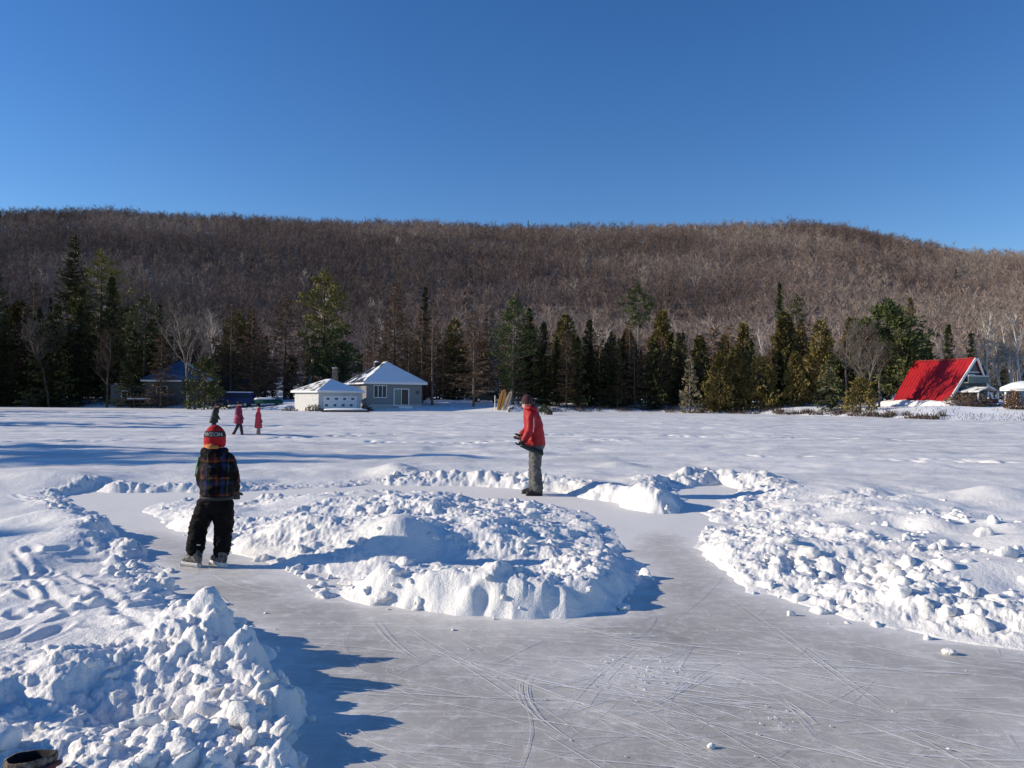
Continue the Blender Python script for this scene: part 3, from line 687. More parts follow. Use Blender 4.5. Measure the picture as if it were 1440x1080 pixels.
S_, C_, P_, L_, B_ = spruce, cedar, pine, larch, bare
T = [
 # left shore
 (S_, -6, 362, 116, 70, 1, 'spruce_tree', 'dark spruce cut off by the left edge of the picture', BARK_DARK, SPRUCE, {}),
 (C_, 28, 425, 120, 60, 2, 'cedar_tree', 'rusty olive cedar between the left edge and the tallest spruce', BARK_DARK, CEDAR, {}),
 (L_, 48, 392, 118, 75, 3, 'larch_tree', 'bare brown larch just left of the tallest spruce', BARK_GREY, LARCH, {}),
 (S_, 103, 328, 124, 84, 4, 'spruce_tree', 'tallest spruce of the left shore, its pointed top reaching up the hill', BARK_DARK, SPRUCE, dict(sparse=.15)),
 (P_, 140, 352, 126, 76, 5, 'pine_tree', 'sunlit yellow green pine directly behind the tallest spruce', BARK_DARK, OLIVE, dict(base=.2, nl=46)),
 (S_, 158, 385, 122, 60, 6, 'spruce_tree', 'dark green spruce on the right flank of the yellow green pine', BARK_DARK, SPRUCE, {}),
 (S_, 70, 440, 112, 70, 7, 'spruce_tree', 'low black spruce in the shade in front of the tallest spruce', BARK_DARK, SPRUCE, {}),
 (S_, 178, 430, 114, 56, 8, 'spruce_tree', 'shaded spruce between the yellow green pine and the thin pine', BARK_DARK, SPRUCE, dict(sparse=.25)),
 (P_, 204, 414, 110, 52, 9, 'pine_tree', 'thin dark pine with bare lower trunk left of the blue roofed house', BARK_DARK, SPRUCE, dict(base=.3, nl=40, ts=.55)),
 (B_, 72, 440, 110, 80, 10, 'bare_tree', 'leafless tree with pale limbs in front of the dark left spruces', BARK_DARK, TWIG_GREY, dict(twig=.03)),
 (B_, 152, 452, 108, 56, 11, 'bare_tree', 'thin leafless tree under the yellow green pine', BARK_DARK, LARCH, dict(twig=.03)),
 (B_, 268, 420, 104, 80, 12, 'maple_tree', 'spreading grey leafless maple in front of the blue roofed house', BARK_GREY, TWIG_GREY, dict(fork=.35)),
 (B_, 248, 438, 150, 60, 13, 'bare_tree', 'pale leafless tree behind the blue roofed house', BARK_GREY, TWIG_PALE, {}),
 (B_, 312, 428, 140, 44, 14, 'birch_tree', 'slim white birch left of the golden cedar', BARK_WHITE, TWIG_PALE, {}),
 (C_, 288, 503, 100, 42, 15, 'clipped_cedar', 'rounded almost black cedar at the right end of the blue roofed house', BARK_DARK, SPRUCE, dict(power=.38, n=2200)),
 (C_, 334, 440, 122, 56, 16, 'cedar_tree', 'golden brown cedar above the blue van', BARK_DARK, CEDAR, dict(n=5200)),
 (S_, 352, 432, 124, 26, 17, 'spruce_tree', 'narrow dark spire behind the golden brown cedar', BARK_DARK, SPRUCE, {}),
 (L_, 402, 414, 116, 104, 18, 'larch_tree', 'wide dark brown larch left of the yellow green shore pine', BARK_DARK, LARCH, dict(dens=1.5)),
 (L_, 366, 470, 111, 56, 19, 'larch_tree', 'small brown larch above the right end of the blue van', BARK_DARK, LARCH, dict(dens=1.3)),
 (B_, 432, 384, 128, 44, 20, 'birch_tree', 'tall pale birch leaning against the yellow green shore pine', BARK_WHITE, TWIG_PALE, {}),
 (P_, 457, 380, 126, 66, 21, 'pine_tree', 'bright yellow green pine standing over the white garage', BARK_DARK, OLIVE, dict(base=.22, nl=52, shape=.8)),
 (P_, 470, 462, 122, 66, 22, 'pine_tree', 'low wide pine branches behind the garage chimney', BARK_DARK, PINE, dict(base=.2, nl=30)),
 (B_, 516, 440, 150, 40, 23, 'bare_tree', 'grey leafless tree between the shore pine and the rusty larch', BARK_GREY, TWIG_GREY, {}),
 (L_, 556, 398, 117, 88, 24, 'larch_tree', 'rusty orange larch rising behind the grey house roof', BARK_DARK, RUST, dict(dens=1.3)),
 (S_, 598, 400, 126, 26, 25, 'spruce_tree', 'narrow green spruce just right of the rusty larch', BARK_DARK, SPRUCE, dict(gap=.5)),
 (L_, 609, 425, 106, 52, 26, 'larch_tree', 'sparse larch with a tall pale trunk right of the grey house', BARK_GREY, LARCH, dict(base=.2, dens=.6)),
 (C_, 640, 450, 124, 44, 27, 'cedar_tree', 'dull green cedar between the two bare larches right of the grey house', BARK_DARK, CEDAR, {}),
 (L_, 667, 436, 104, 82, 28, 'larch_tree', 'spreading brown larch with low forked limbs left of the leaning boards', BARK_GREY, LARCH, dict(base=.12, dens=1.1)),
 (B_, 699, 420, 124, 36, 29, 'birch_tree', 'pale birch stem at the left side of the tall green pine', BARK_WHITE, TWIG_GREY, {}),
 (S_, 186, 470, 108, 40, 81, 'spruce_tree', 'ragged dark spruce in front of the low wing of the blue roofed house', BARK_DARK, SPRUCE, dict(sparse=.35, base=.12)),
 (L_, 228, 462, 107, 46, 82, 'larch_tree', 'dark leafless larch at the left corner of the blue roofed house', BARK_DARK, LARCH, dict(dens=1.3)),
 (B_, 1202, 448, 88, 60, 83, 'bare_tree', 'tall leafless tree right of the soft green spruce, shading the red roof', BARK_GREY, TWIG_GREY, dict(dens=1.3)),
 (B_, 1236, 462, 87, 54, 84, 'bare_tree', 'leafless tree between the small bushy cedar and the red roofed cabin', BARK_GREY, LARCH, dict(dens=1.3)),
 # centre
 (P_, 722, 418, 106, 58, 30, 'pine_tree', 'tall fresh green pine behind the leaning boards', BARK_GREY, PINE, dict(base=.12, nl=60, shape=.9, ts=.6)),
 (S_, 745, 432, 108, 52, 31, 'spruce_tree', 'dark green spruce behind the red jacket, right of the tall green pine', BARK_DARK, SPRUCE, {}),
 (S_, 765, 452, 106, 46, 32, 'spruce_tree', 'shaded spruce second to the right of the tall green pine', BARK_DARK, SPRUCE, {}),
 (C_, 794, 444, 114, 46, 33, 'cedar_tree', 'brown cedar between two black pointed spruces in the centre', BARK_DARK, CEDAR, {}),
 (S_, 812, 472, 104, 34, 34, 'spruce_tree', 'black spruce with a low pointed top in the central dark row', BARK_DARK, SPRUCE, {}),
 (S_, 828, 446, 106, 42, 35, 'spruce_tree', 'tallest black pointed spruce of the central dark row', BARK_DARK, SPRUCE, {}),
 (S_, 860, 466, 105, 46, 36, 'spruce_tree', 'broad black spruce below the round topped pine', BARK_DARK, SPRUCE, {}),
 (P_, 898, 402, 146, 40, 37, 'pine_tree', 'round topped dark pine standing alone above the central row', BARK_GREY, PINE, dict(base=.62, nl=26)),
 (L_, 886, 452, 112, 46, 38, 'larch_tree', 'reddish brown larch in the central row under the round topped pine', BARK_GREY, RUST, {}),
 (C_, 931, 438, 112, 38, 39, 'cedar_tree', 'tall golden brown cedar with green flank in the centre right', BARK_DARK, CEDAR, dict(n=5200)),
 (S_, 918, 480, 104, 44, 40, 'spruce_tree', 'dark spruce at the foot of the tall golden brown cedar', BARK_DARK, SPRUCE, {}),
 (S_, 955, 468, 106, 46, 41, 'spruce_tree', 'black spruce right of the tall golden brown cedar', BARK_DARK, SPRUCE, {}),
 (C_, 970, 502, 97, 22, 42, 'small_spruce', 'slim pale brown young spruce in front of the black row', BARK_GREY, FROSTY, dict(n=800)),
 (S_, 988, 476, 104, 42, 43, 'spruce_tree', 'black spruce between the slim pale spruce and the olive cedars', BARK_DARK, SPRUCE, {}),
 (C_, 1012, 496, 98, 36, 44, 'cedar_tree', 'leftmost of the olive cedars on the sunny right shore', BARK_DARK, CEDAR, {}),
 (C_, 1034, 490, 99, 38, 45, 'cedar_tree', 'second olive cedar from the left on the sunny right shore', BARK_DARK, CEDAR, {}),
 (C_, 1070, 502, 98, 46, 46, 'cedar_tree', 'low bushy olive cedar left of the tall cedar pair', BARK_DARK, CEDAR, {}),
 (S_, 1097, 396, 150, 24, 47, 'spruce_tree', 'narrow spire spruce standing out against the middle of the hill', BARK_DARK, SPRUCE, {}),
 (P_, 1122, 416, 152, 24, 48, 'pine_tree', 'small round dark pine right of the narrow spire spruce', BARK_DARK, SPRUCE, dict(base=.5, nl=24)),
 (C_, 1104, 440, 108, 38, 49, 'cedar_tree', 'tall dark gold cedar below the narrow spire spruce', BARK_DARK, CEDAR, {}),
 (C_, 1118, 497, 97, 28, 50, 'cedar_tree', 'bright olive cedar in front of the tall dark gold cedar', BARK_DARK, CEDAR, {}),
 (S_, 1092, 512, 100, 40, 51, 'spruce_tree', 'shaded spruce between the bushy cedar and the bright olive cedar', BARK_DARK, SPRUCE, {}),
 (C_, 1154, 452, 98, 42, 52, 'cedar_tree', 'olive cedar with a bare pale limb left of the green spruce', BARK_GREY, CEDAR, dict(n=3200)),
 (S_, 1168, 500, 88, 46, 53, 'spruce_tree', 'soft green spruce reaching to the ice edge near the small bush cedar', BARK_GREY, PINE, dict(base=.04)),
 (C_, 1210, 532, 82, 36, 54, 'small_cedar', 'small bushy olive cedar standing alone at the edge of the lake', BARK_DARK, CEDAR, dict(n=1800, power=.5)),
 (P_, 1248, 428, 98, 80, 55, 'pine_tree', 'large round dark green white pine left of the red roof', BARK_DARK, PINE, dict(base=.15, nl=60, shape=.55, ts=.9)),
 (P_, 1262, 470, 94, 60, 56, 'pine_tree', 'shaded lower pine between the large round pine and the red roof', BARK_DARK, SPRUCE, dict(base=.12, nl=40)),
 (S_, 1281, 416, 128, 34, 57, 'spruce_tree', 'open brownish spruce peeping out behind the large round pine', BARK_GREY, CEDAR, dict(sparse=.3)),
 (B_, 1222, 470, 86, 50, 58, 'bare_tree', 'thin grey leafless tree in front of the large round pine', BARK_GREY, TWIG_GREY, {}),
 (B_, 1190, 452, 96, 52, 59, 'bare_tree', 'leafless tree between the olive cedars and the large round pine', BARK_GREY, TWIG_GREY, {}),
 (S_, 1334, 454, 116, 24, 60, 'spruce_tree', 'narrow spruce rising behind the ridge of the red roof', BARK_DARK, SPRUCE, {}),
 (S_, 1366, 466, 120, 22, 61, 'spruce_tree', 'slender dark spruce between the red roof and the white birches', BARK_DARK, SPRUCE, {}),
 (B_, 1392, 418, 96, 54, 62, 'birch_tree', 'white birch with forked crown right of the red roofed cabin', BARK_WHITE, TWIG_PALE, dict(fork=.25)),
 (B_, 1418, 430, 98, 46, 63, 'birch_tree', 'leaning white birch between the forked birch and the picture edge', BARK_WHITE, TWIG_PALE, dict(stems=2)),
 (B_, 1440, 424, 95, 50, 64, 'birch_tree', 'white birch cut by the right edge above the gazebo', BARK_WHITE, TWIG_PALE, {}),
 (S_, 1306, 478, 112, 26, 65, 'spruce_tree', 'dark spruce tip above the left end of the red roof', BARK_DARK, SPRUCE, {}),
]
for (k, px, yt, D, wp, sd, nm, lab, bk, lfm, kw) in T:
    tree_px(k, px, yt, D, wp, sd, nm, lab, bk, lfm, **kw)
for (px, yt, wp, sd, lab) in ((743, 309, 9, 71, 'lone spruce spire on the skyline above the middle of the lake'), (1187, 319, 9, 72, 'leftmost dark spruce on the right end of the ridge'), (1219, 322, 14, 73, 'largest dark spruce on the right end of the ridge'), (1249, 330, 11, 74, 'rightmost dark spruce on the ridge where it starts to drop'), (803, 311, 7, 75, 'small spruce spire on the skyline right of the lone one')):
    tree_px(spruce, px, yt, 735, wp, sd, 'spruce_tree', lab, BARK_DARK, SPRUCE, gap=.9)
# rows behind: alike trees that close the gaps
rg = random.Random(77)
def row(n, x0, x1, D0, D1, kinds, H0, H1, name, label, group, rat, bark, leafs, seed0, skip=(), nvar=3, **kw):
    for i in range(n):
        px = x0 + (x1 - x0) * (i + rg.uniform(.1, .9)) / n
        if any(a < px < b for a, b in skip): continue
        D = rg.uniform(D0, D1); p = at(px, 560, D); H = rg.uniform(H0, H1)
        make_tree(kinds, H, H * rat * rg.uniform(.85, 1.15), seed0 + i, p.x, D, name, label, bark, leafs[i % len(leafs)], group, nvar=nvar, **kw)
row(16, -420, -40, 108, 128, spruce, 9, 17, 'spruce_tree', 'one of the spruces on the left shore beyond the edge of the picture', 'spruces beyond the left edge', .19, BARK_DARK, [SPRUCE], 700)
row(30, -40, 228, 111, 132, spruce, 8, 17, 'spruce_tree', 'one of the dark spruces crowding the shaded wood of the left shore', 'shaded spruces of the left shore', .19, BARK_DARK, [SPRUCE], 200)
row(24, 755, 1000, 105, 116, spruce, 6, 11, 'spruce_tree', 'one of the black spruces filling the dark row in the centre', 'black spruces of the central row', .19, BARK_DARK, [SPRUCE], 230)
row(20, 1000, 1245, 102, 112, spruce, 5, 9.5, 'spruce_tree', 'one of the shaded spruces behind the olive cedars of the right shore', 'shaded spruces behind the olive cedars', .2, BARK_DARK, [SPRUCE], 260)
row(22, 470, 760, 122, 138, spruce, 5, 11, 'spruce_tree', 'one of the low dark conifers behind the grey house and larches', 'low conifers behind the larches', .2, BARK_DARK, [SPRUCE, CEDAR], 290)
row(18, 215, 480, 126, 140, spruce, 6, 12, 'spruce_tree', 'one of the dark conifers behind the blue house and the van', 'conifers behind the blue house', .2, BARK_DARK, [SPRUCE, CEDAR], 310)
row(26, 235, 760, 106, 124, larch, 8, 15, 'larch_tree', 'one of the bare brown larches mixed into the belt of trees behind the houses', 'bare larches of the shore belt', .24, BARK_GREY, [LARCH, LARCH, RUST], 540, skip=((385, 520),), nvar=5, dens=1.2)
row(26, 770, 1260, 104, 122, larch, 7, 13, 'larch_tree', 'one of the thin brown larches mixed into the dark conifers right of the red jacket', 'bare larches among the dark conifers', .22, BARK_GREY, [LARCH, RUST, LARCH], 570, nvar=5, dens=1.0)
row(14, 770, 1240, 108, 124, cedar, 8, 13, 'cedar_tree', 'one of the golden brown cedar tops rising above the dark conifer row', 'cedar tops above the dark row', .16, BARK_DARK, [CEDAR], 600, nvar=4)
row(10, 150, 300, 112, 122, larch, 7, 12, 'larch_tree', 'one of the dull brown larches around the blue roofed house', 'bare larches around the blue house', .22, BARK_DARK, [LARCH], 630, nvar=3, skip=((225, 262),))
row(34, -20, 1460, 136, 172, bare, 12, 19, 'bare_tree', 'one of the grey leafless trees standing behind the shore trees', 'leafless trees behind the shore', .16, BARK_GREY, [TWIG_GREY, TWIG_GREY, LARCH], 340, nvar=5, dens=.8)
row(12, 100, 1440, 140, 185, bare, 13, 19, 'birch_tree', 'one of the pale birch stems showing against the foot of the hill', 'pale birches at the foot of the hill', .10, BARK_WHITE, [TWIG_PALE], 400, nvar=4, dens=.6)
row(10, 960, 1440, 112, 134, bare, 8, 13, 'bare_tree', 'one of the brown leafless trees rising out of the right shore conifers', 'leafless trees of the right shore', .16, BARK_GREY, [LARCH, TWIG_GREY], 430, nvar=4, dens=.9)
row(8, 1270, 1450, 110, 130, spruce, 5, 9, 'spruce_tree', 'one of the low dark spruces behind the red roofed cabin and gazebo', 'low spruces behind the cabin', .2, BARK_DARK, [SPRUCE], 450)
# the left arm of the shore, out of frame: its trees lay the long shadow bands on the lake
for i, (x, y, H) in enumerate(((-47, 24.5, 13), (-48, 22, 16), (-50, 19.5, 15), (-46, 40, 11), (-49, 43.5, 14), (-52, 46, 12), (-60, 58, 13), (-64, 63, 15), (-72, 74, 14), (-78, 80, 16), (-84, 88, 14), (-46, 9.8, 14))):
    make_tree(spruce, H * 1.06, H * (.34 if i < 3 else .24), 500 + i, x, y, 'spruce_tree', 'one of the spruces on the left arm of the shore whose shadows cross the lake', BARK_DARK, SPRUCE, 'spruces on the left arm of the shore')

# ------------------------------------------------------------------ brush along the shore
bl = Leaf()
for i in range(6500):
    px = rg.uniform(-60, 1500)
    if 392 < px < 720 and rg.random() < .93: continue
    if 1330 < px and rg.random() < .4: continue
    th = math.atan((px - 720) / FPX); r_ = float(r_shore(np.array([th]))[0]) + abs(rg.gauss(1.5, 3.5)) + .5
    x, y = r_ * math.sin(th), r_ * math.cos(th); z = LZ(x, y)
    bl.blade(Vector((x, y, z - .05)), rdir(rg, Vector((0, 0, 1)), .45), rg.uniform(.2, 1.0) * (1.4 if px < 300 else .55), rg.uniform(.02, .06), Vector((rg.gauss(0, 1), rg.gauss(0, 1), 0)))
for i in range(9000):
    px = rg.uniform(985, 1330) if i < 6500 else rg.uniform(740, 1000)
    th = math.atan((px - 720) / FPX); r_ = float(r_shore(np.array([th]))[0]) + rg.uniform(.2, 3.6)
    if mnoise.noise(Vector((px * .045, r_ * .5, 0))) < -.05: continue
    x, y = r_ * math.sin(th), r_ * math.cos(th)
    bl.blade(Vector((x, y, LZ(x, y) - .05)), rdir(rg, Vector((0, 0, 1)), .5), rg.uniform(.2, .75), rg.uniform(.03, .08), Vector((rg.gauss(0, 1), rg.gauss(0, 1), 0)))
BRUSH = mat('dry_brush', (.045, .032, .026), (.09, .062, .048), .5, .9)
tag(link('shore_brush', bl.mesh('shore_brush'), BRUSH), kind='stuff')

# ------------------------------------------------------------------ the wood on the hill
def far_tree(seed, conifer=False):
    rg2 = random.Random(seed); T_ = []
    def tri(p, d, L, wd):
        s = d.cross(Vector((rg2.gauss(0, 1), rg2.gauss(0, 1), rg2.gauss(0, 1))))
        s = s.normalized() * wd / 2 if s.length > 1e-3 else Vector((wd / 2, 0, 0))
        T_.append((p - s, p + s, p + d * L))
    H = 1.0
    if conifer:
        for i in range(130):
            f = rg2.random(); a = rg2.uniform(0, 6.28); r_ = .17 * (1 - f) * rg2.uniform(.3, 1)
            tri(V3(r_ * .3, a, .08 + .92 * f), V3(1, a, -.5).normalized(), .03 + r_, .055)
    else:
        for s in range(2):
            tri(Vector((.004 * s, 0, 0)), Vector((rg2.gauss(0, .02), rg2.gauss(0, .02), 1)).normalized(), .95, .017)
        for i in range(20):
            f = rg2.uniform(.32, .9); a = rg2.uniform(0, 6.28); p = Vector((0, 0, f)); d = V3(rg2.uniform(.35, .9), a, rg2.uniform(.55, 1.0)).normalized(); L = rg2.uniform(.15, .34) * (1.25 - f * .6)
            tri(p, d, L, .0105)
            for k in range(9):
                q = p + d * L * rg2.uniform(.3, 1); tri(q, rdir(rg2, (d + Vector((0, 0, .25))).normalized(), .55), rg2.uniform(.06, .16), .0078)
    return np.array([[v[:] for v in t] for t in T_], np.float32)
FT = [far_tree(i) for i in range(9)]; FC = [far_tree(50 + i, True) for i in range(3)]
rn = np.random.default_rng(3)
VV, CC, CV = [], [], []
pts = []
for ring in np.arange(176, 800, 5.2):
    step = 5.0 if ring < 420 else 5.6
    n = int(ring * R(104) / step)
    for th in np.linspace(R(-60), R(44), n): pts.append((ring + rn.uniform(-2.6, 2.6), th + rn.uniform(-.5, .5) * step / ring))
pts = np.array(pts); px_, py_ = pts[:, 0] * np.sin(pts[:, 1]), pts[:, 0] * np.cos(pts[:, 1]); pz_ = land_z(px_, py_)
tone = fbm(px_ * .012, py_ * .012, 640, 3); tone2 = fbm(px_ * .05, py_ * .05, 650, 2)
for i in range(len(pts)):
    con = rn.random() < (.004 + (.012 if 1.0 < pts[i, 0] / 760 else 0))
    A = (FC if con else FT)[rn.integers(3 if con else 9)]
    h = rn.uniform(11, 17) * (.8 + .4 * tone2[i]) * (1.05 if con else 1); ww = h * rn.uniform(.8, 1.25)
    a = rn.uniform(0, 6.28); c, s = math.cos(a), math.sin(a)
    B = np.empty_like(A); B[..., 0] = (A[..., 0] * c - A[..., 1] * s) * ww + px_[i]; B[..., 1] = (A[..., 0] * s + A[..., 1] * c) * ww + py_[i]; B[..., 2] = A[..., 2] * h + pz_[i] - .3
    VV.append(B.reshape(-1, 3)); 
    CC.append(np.full(len(A) * 3, 2.0 if con else 1.2 if rn.random() < .012 else np.clip((tone[i] - .5) * 2.6 + .5 + rn.normal(0, .12), 0, 1), np.float32))
VV = np.concatenate(VV); CC = np.concatenate(CC)
fm = np_mesh('hillside_wood', VV, np.arange(len(VV)).reshape(-1, 3), False)
aa = fm.attributes.new('bark', 'FLOAT', 'POINT'); aa.data.foreach_set('value', CC)
print('wood', len(pts), len(VV) // 3)
def wood_mat():
    m, nt, b = new_mat('hillside_wood'); N, L = nt.nodes, nt.links
    at_ = N.new('ShaderNodeAttribute'); at_.attribute_name = 'bark'
    rp = N.new('ShaderNodeValToRGB'); e = rp.color_ramp.elements
    mr = N.new('ShaderNodeMapRange'); mr.inputs[1].default_value = 0; mr.inputs[2].default_value = 2; L.new(at_.outputs['Fac'], mr.inputs[0])
    e[0].position = 0; e[0].color = (.15, .112, .10, 1); e[1].position = 1; e[1].color = (.022, .03, .014, 1)
    for p, c in ((.25, (.215, .163, .144)), (.42, (.27, .21, .186)), (.50, (.30, .245, .215)), (.55, (.42, .365, .315)), (.7, (.42, .365, .315)), (.72, (.022, .03, .014))):
        q = e.new(p); q.color = (*c, 1)
    L.new(mr.outputs[0], rp.inputs['Fac']); L.new(rp.outputs['Color'], b.inputs['Base Color'])
    b.inputs['Roughness'].default_value = .9; b.inputs['Specular IOR Level'].default_value = .1
    return m
tag(link('hillside_wood', fm, wood_mat()), kind='stuff')
# ================================================================== BUILDINGS AND THINGS ON THE SHORE
SIDING_W = mat('white_siding', (.46, .46, .46), (.56, .56, .56), 3, .6)
SIDING_G = mat('grey_siding', (.20, .21, .215), (.235, .245, .25), 3, .7, stretch=(1, 1, 12))
SIDING_B = mat('blue_grey_siding', (.075, .095, .11), (.10, .125, .14), 3, .7, stretch=(1, 1, 12))
TRIM = mat('white_trim', (.72, .73, .73), (.78, .78, .78), 3, .5)
GLASS_D = mat('dark_glass', (.02, .025, .03), (.03, .035, .045), 2, .25, spec=.25)
DOOR_G = mat('green_door', (.16, .20, .19), (.20, .24, .22), 2, .5)
ROOFSNOW = mat('roof_snow', (.84, .86, .9), (.78, .8, .84), 2, .7, .3, 12)
SHINGLE = mat('dark_shingle', (.035, .04, .055), (.06, .065, .08), 6, .85)
SNOWY_SHINGLE = mat('snowy_shingle', (.10, .095, .085), (.74, .75, .76), 1.3, .8, lo=.40, hi=.52, detail=7)
PATCHY = mat('patchy_dark_roof', (.03, .036, .055), (.80, .82, .86), .55, .7, lo=.50, hi=.56)
SHADEROOF = mat('shade_blue_roof', (.045, .09, .17), (.06, .12, .21), 2, .5)  # blue of snowy roofs in shade, put into the base colour
REDROOF = mat('red_metal_roof', (.27, .007, .011), (.34, .010, .014), 1.5, .45)
WOODDARK = mat('dark_wood', (.06, .045, .038), (.10, .075, .06), 5, .8)
BRICK = mat('chimney_brick', (.20, .14, .10), (.34, .26, .19), 3, .9)
BROWNRED = mat('red_brown_boards', (.10, .03, .028), (.14, .045, .04), 3, .8)

def quad(m, a, b, c, d): return m.add([a, b, c, d], [(0, 1, 2, 3)])
def slab(m, pts, th):
    """roof plane of real thickness from a flat outline"""
    n = (pts[1] - pts[0]).cross(pts[2] - pts[0]).normalized()
    if n.z < 0: pts = pts[::-1]; n = -n
    k = len(pts); return m.add(pts + [p + n * th for p in pts], [tuple(range(k))[::-1], tuple(range(k, 2 * k))] + [(i, (i + 1) % k, (i + 1) % k + k, i + k) for i in range(k)])
def hip_roof(W, D, z, rise, over, ridge, th):
    """four separate planes front, right, back, left"""
    a, b = W / 2 + over, D / 2 + over; p = [Vector((-a, -b, z)), Vector((a, -b, z)), Vector((a, b, z)), Vector((-a, b, z))]
    r0, r1 = Vector((0, -ridge / 2, z + rise)), Vector((0, ridge / 2, z + rise))
    return [[p[0], p[1], r0], [p[1], p[2], r1, r0], [p[2], p[3], r1], [p[3], p[0], r0, r1]]
def window(parent, x, y, z, w_, h_, panes=1, name='window', yo=-1):
    f = MB(); t = .09
    f.box((x, y, z + h_ / 2), (w_ + t, .08, t)); f.box((x, y, z - h_ / 2), (w_ + t, .08, t))
    for i in range(panes + 1): f.box((x - w_ / 2 + w_ * i / panes, y, z), (t, .075, h_ - t))
    o = f.build(name, TRIM, parent)
    MB().box((x, y + .02 * -yo, z), (w_ - .02, .03, h_ - .02)).build('pane', GLASS_D, o)
    return o

# white garage
p = at(461, 571, 97); z0 = LZ(p.x, 97) - .2
g = empty('garage', (p.x, 97, z0), R(46), 'small white garage with a patchy snow roof, its end wall lit by the sun', 'garage')
Wg, Dg, Hg = 6.2, 5.6, 2.75
MB().box((0, 0, Hg / 2 - .3), (Wg, Dg, Hg + .6)).build('wall', SIDING_W, g)
pl = hip_roof(Wg, Dg, Hg, 1.5, .35, 1.2, .14)
rf = MB(); slab(rf, pl[0], .14); slab(rf, pl[1], .14); slab(rf, pl[2], .14); rf.build('roof', ROOFSNOW, g)
rf = MB(); slab(rf, pl[3], .12); rf.build('shingle_slope', SNOWY_SHINGLE, g)
fs = MB()
for sx in (-1, 1): fs.box((sx * (Wg / 2 + .36), 0, Hg - .06), (.05, Dg + .76, .16))
for sy in (-1, 1): fs.box((0, sy * (Dg / 2 + .36), Hg - .06), (Wg + .66, .05, .16))
fs.build('eaves', TRIM, g)
dr = MB(); dr.box((0, -Dg / 2 - .03, 1.1), (4.9, .05, 2.2)); dro = dr.build('garage_door', TRIM, g)
for row_ in range(2):
    for i in range(4):
        MB().box((-1.8 + 1.2 * i + row_ * -.2, -Dg / 2 - .064, 1.85 - row_ * .8), (.40, .02, .26)).build('door_pane', SIDING_B, dro)
for i in range(4):
    MB().bar((-1.9 + 1.2 * i, -Dg / 2 - .07, .25), (-1.4 + 1.2 * i, -Dg / 2 - .07, .55), .05, .02).build('door_pull', WOODDARK, dro)

# grey house with hip roof
p = at(541, 568, 105); z0 = LZ(p.x, 105) - .2
h = empty('house', (p.x, 105, z0), R(30), 'grey bungalow with snowy hip roof and sliding glass door facing the lake', 'house')
Wh, Dh, Hh = 7.9, 7.4, 3.1
MB().box((0, 0, Hh / 2), (Wh, Dh, Hh)).build('wall', SIDING_G, h)
MB().box((0, -.02, -.2), (Wh + .06, Dh + .1, .9)).build('foundation', mat('concrete', (.36, .36, .36), (.44, .44, .43), 4, .9), h)
pl = hip_roof(Wh, Dh, Hh, 2.9, .55, 1.0, .16)
rf = MB(); slab(rf, pl[0], .16); slab(rf, pl[1], .16); slab(rf, pl[2], .16); rfo = rf.build('roof', ROOFSNOW, h)
rf = MB(); slab(rf, pl[3], .13); rf.build('bare_slope', PATCHY, h)
ch = MB(); ch.box((-.9, .9, Hh + 2.2), (.7, .7, 1.5)); ch.build('chimney', SHINGLE, rfo)
MB().rings([(-.9, .9, Hh + 2.953, .33, .33), (-.9, .9, Hh + 3.05, .31, .31), (-.9, .9, Hh + 3.12, .16, .16)], 10).build('snow_cap', ROOFSNOW, rfo)
fs = MB()
for sx in (-1, 1): fs.box((sx * (Wh / 2 + .56), 0, Hh - .08), (.05, Dh + 1.16, .2))
for sy in (-1, 1): fs.box((0, sy * (Dh / 2 + .56), Hh - .08), (Wh + 1.07, .05, .2))
fs.build('eaves', TRIM, h)
window(h, -2.05, -Dh / 2 - .04, 1.95, 1.75, 1.6, 3)
dm = MB(); y_ = -Dh / 2 - .05; dm.box((.95, y_, 2.32), (2.2, .10, .12)); dm.box((.95, y_, .10), (2.2, .10, .1))
for xx in (-.1, 2.0): dm.box((xx, y_, 1.21), (.12, .10, 2.12))
dm.box((.95, y_, 1.21), (.08, .09, 2.12)); dfo = dm.build('door_frame', TRIM, h)
MB().box((.42, y_ + .01, 1.21), (.94, .04, 2.1)).build('door_panel', DOOR_G, dfo); MB().box((1.47, y_ + .01, 1.21), (.94, .04, 2.1)).build('door_glass', GLASS_D, dfo)
MB().box((1.2, -Dh / 2 - .55, -.15), (1.9, .95, .3)).build('step', TRIM, h)
MB().box((3.3, -Dh / 2 - .03, 1.9), (.5, .05, .5)).build('vent_panel', SIDING_B, h)

# brick chimney seen behind the garage
p = at(470, 530, 112); zc = at(470, 518, 112).z; zb = LZ(p.x, 112)
c = empty('stone_chimney', (p.x, 112, zb), .5, 'pale brown masonry chimney standing just behind the garage roof', 'chimney')
MB().rings([(0, 0, -.2, .55, .5), (0, 0, 2.2, .55, .5), (.1, 0, 2.9, .55, .5), (.1, 0, zc - zb, .36, .34)], 8).build('stack', BRICK, c)
MB().rings([(.1, 0, zc - zb + .002, .45, .43), (.1, 0, zc - zb + .12, .45, .43)], 8).build('cap', SNOWY_SHINGLE, c)

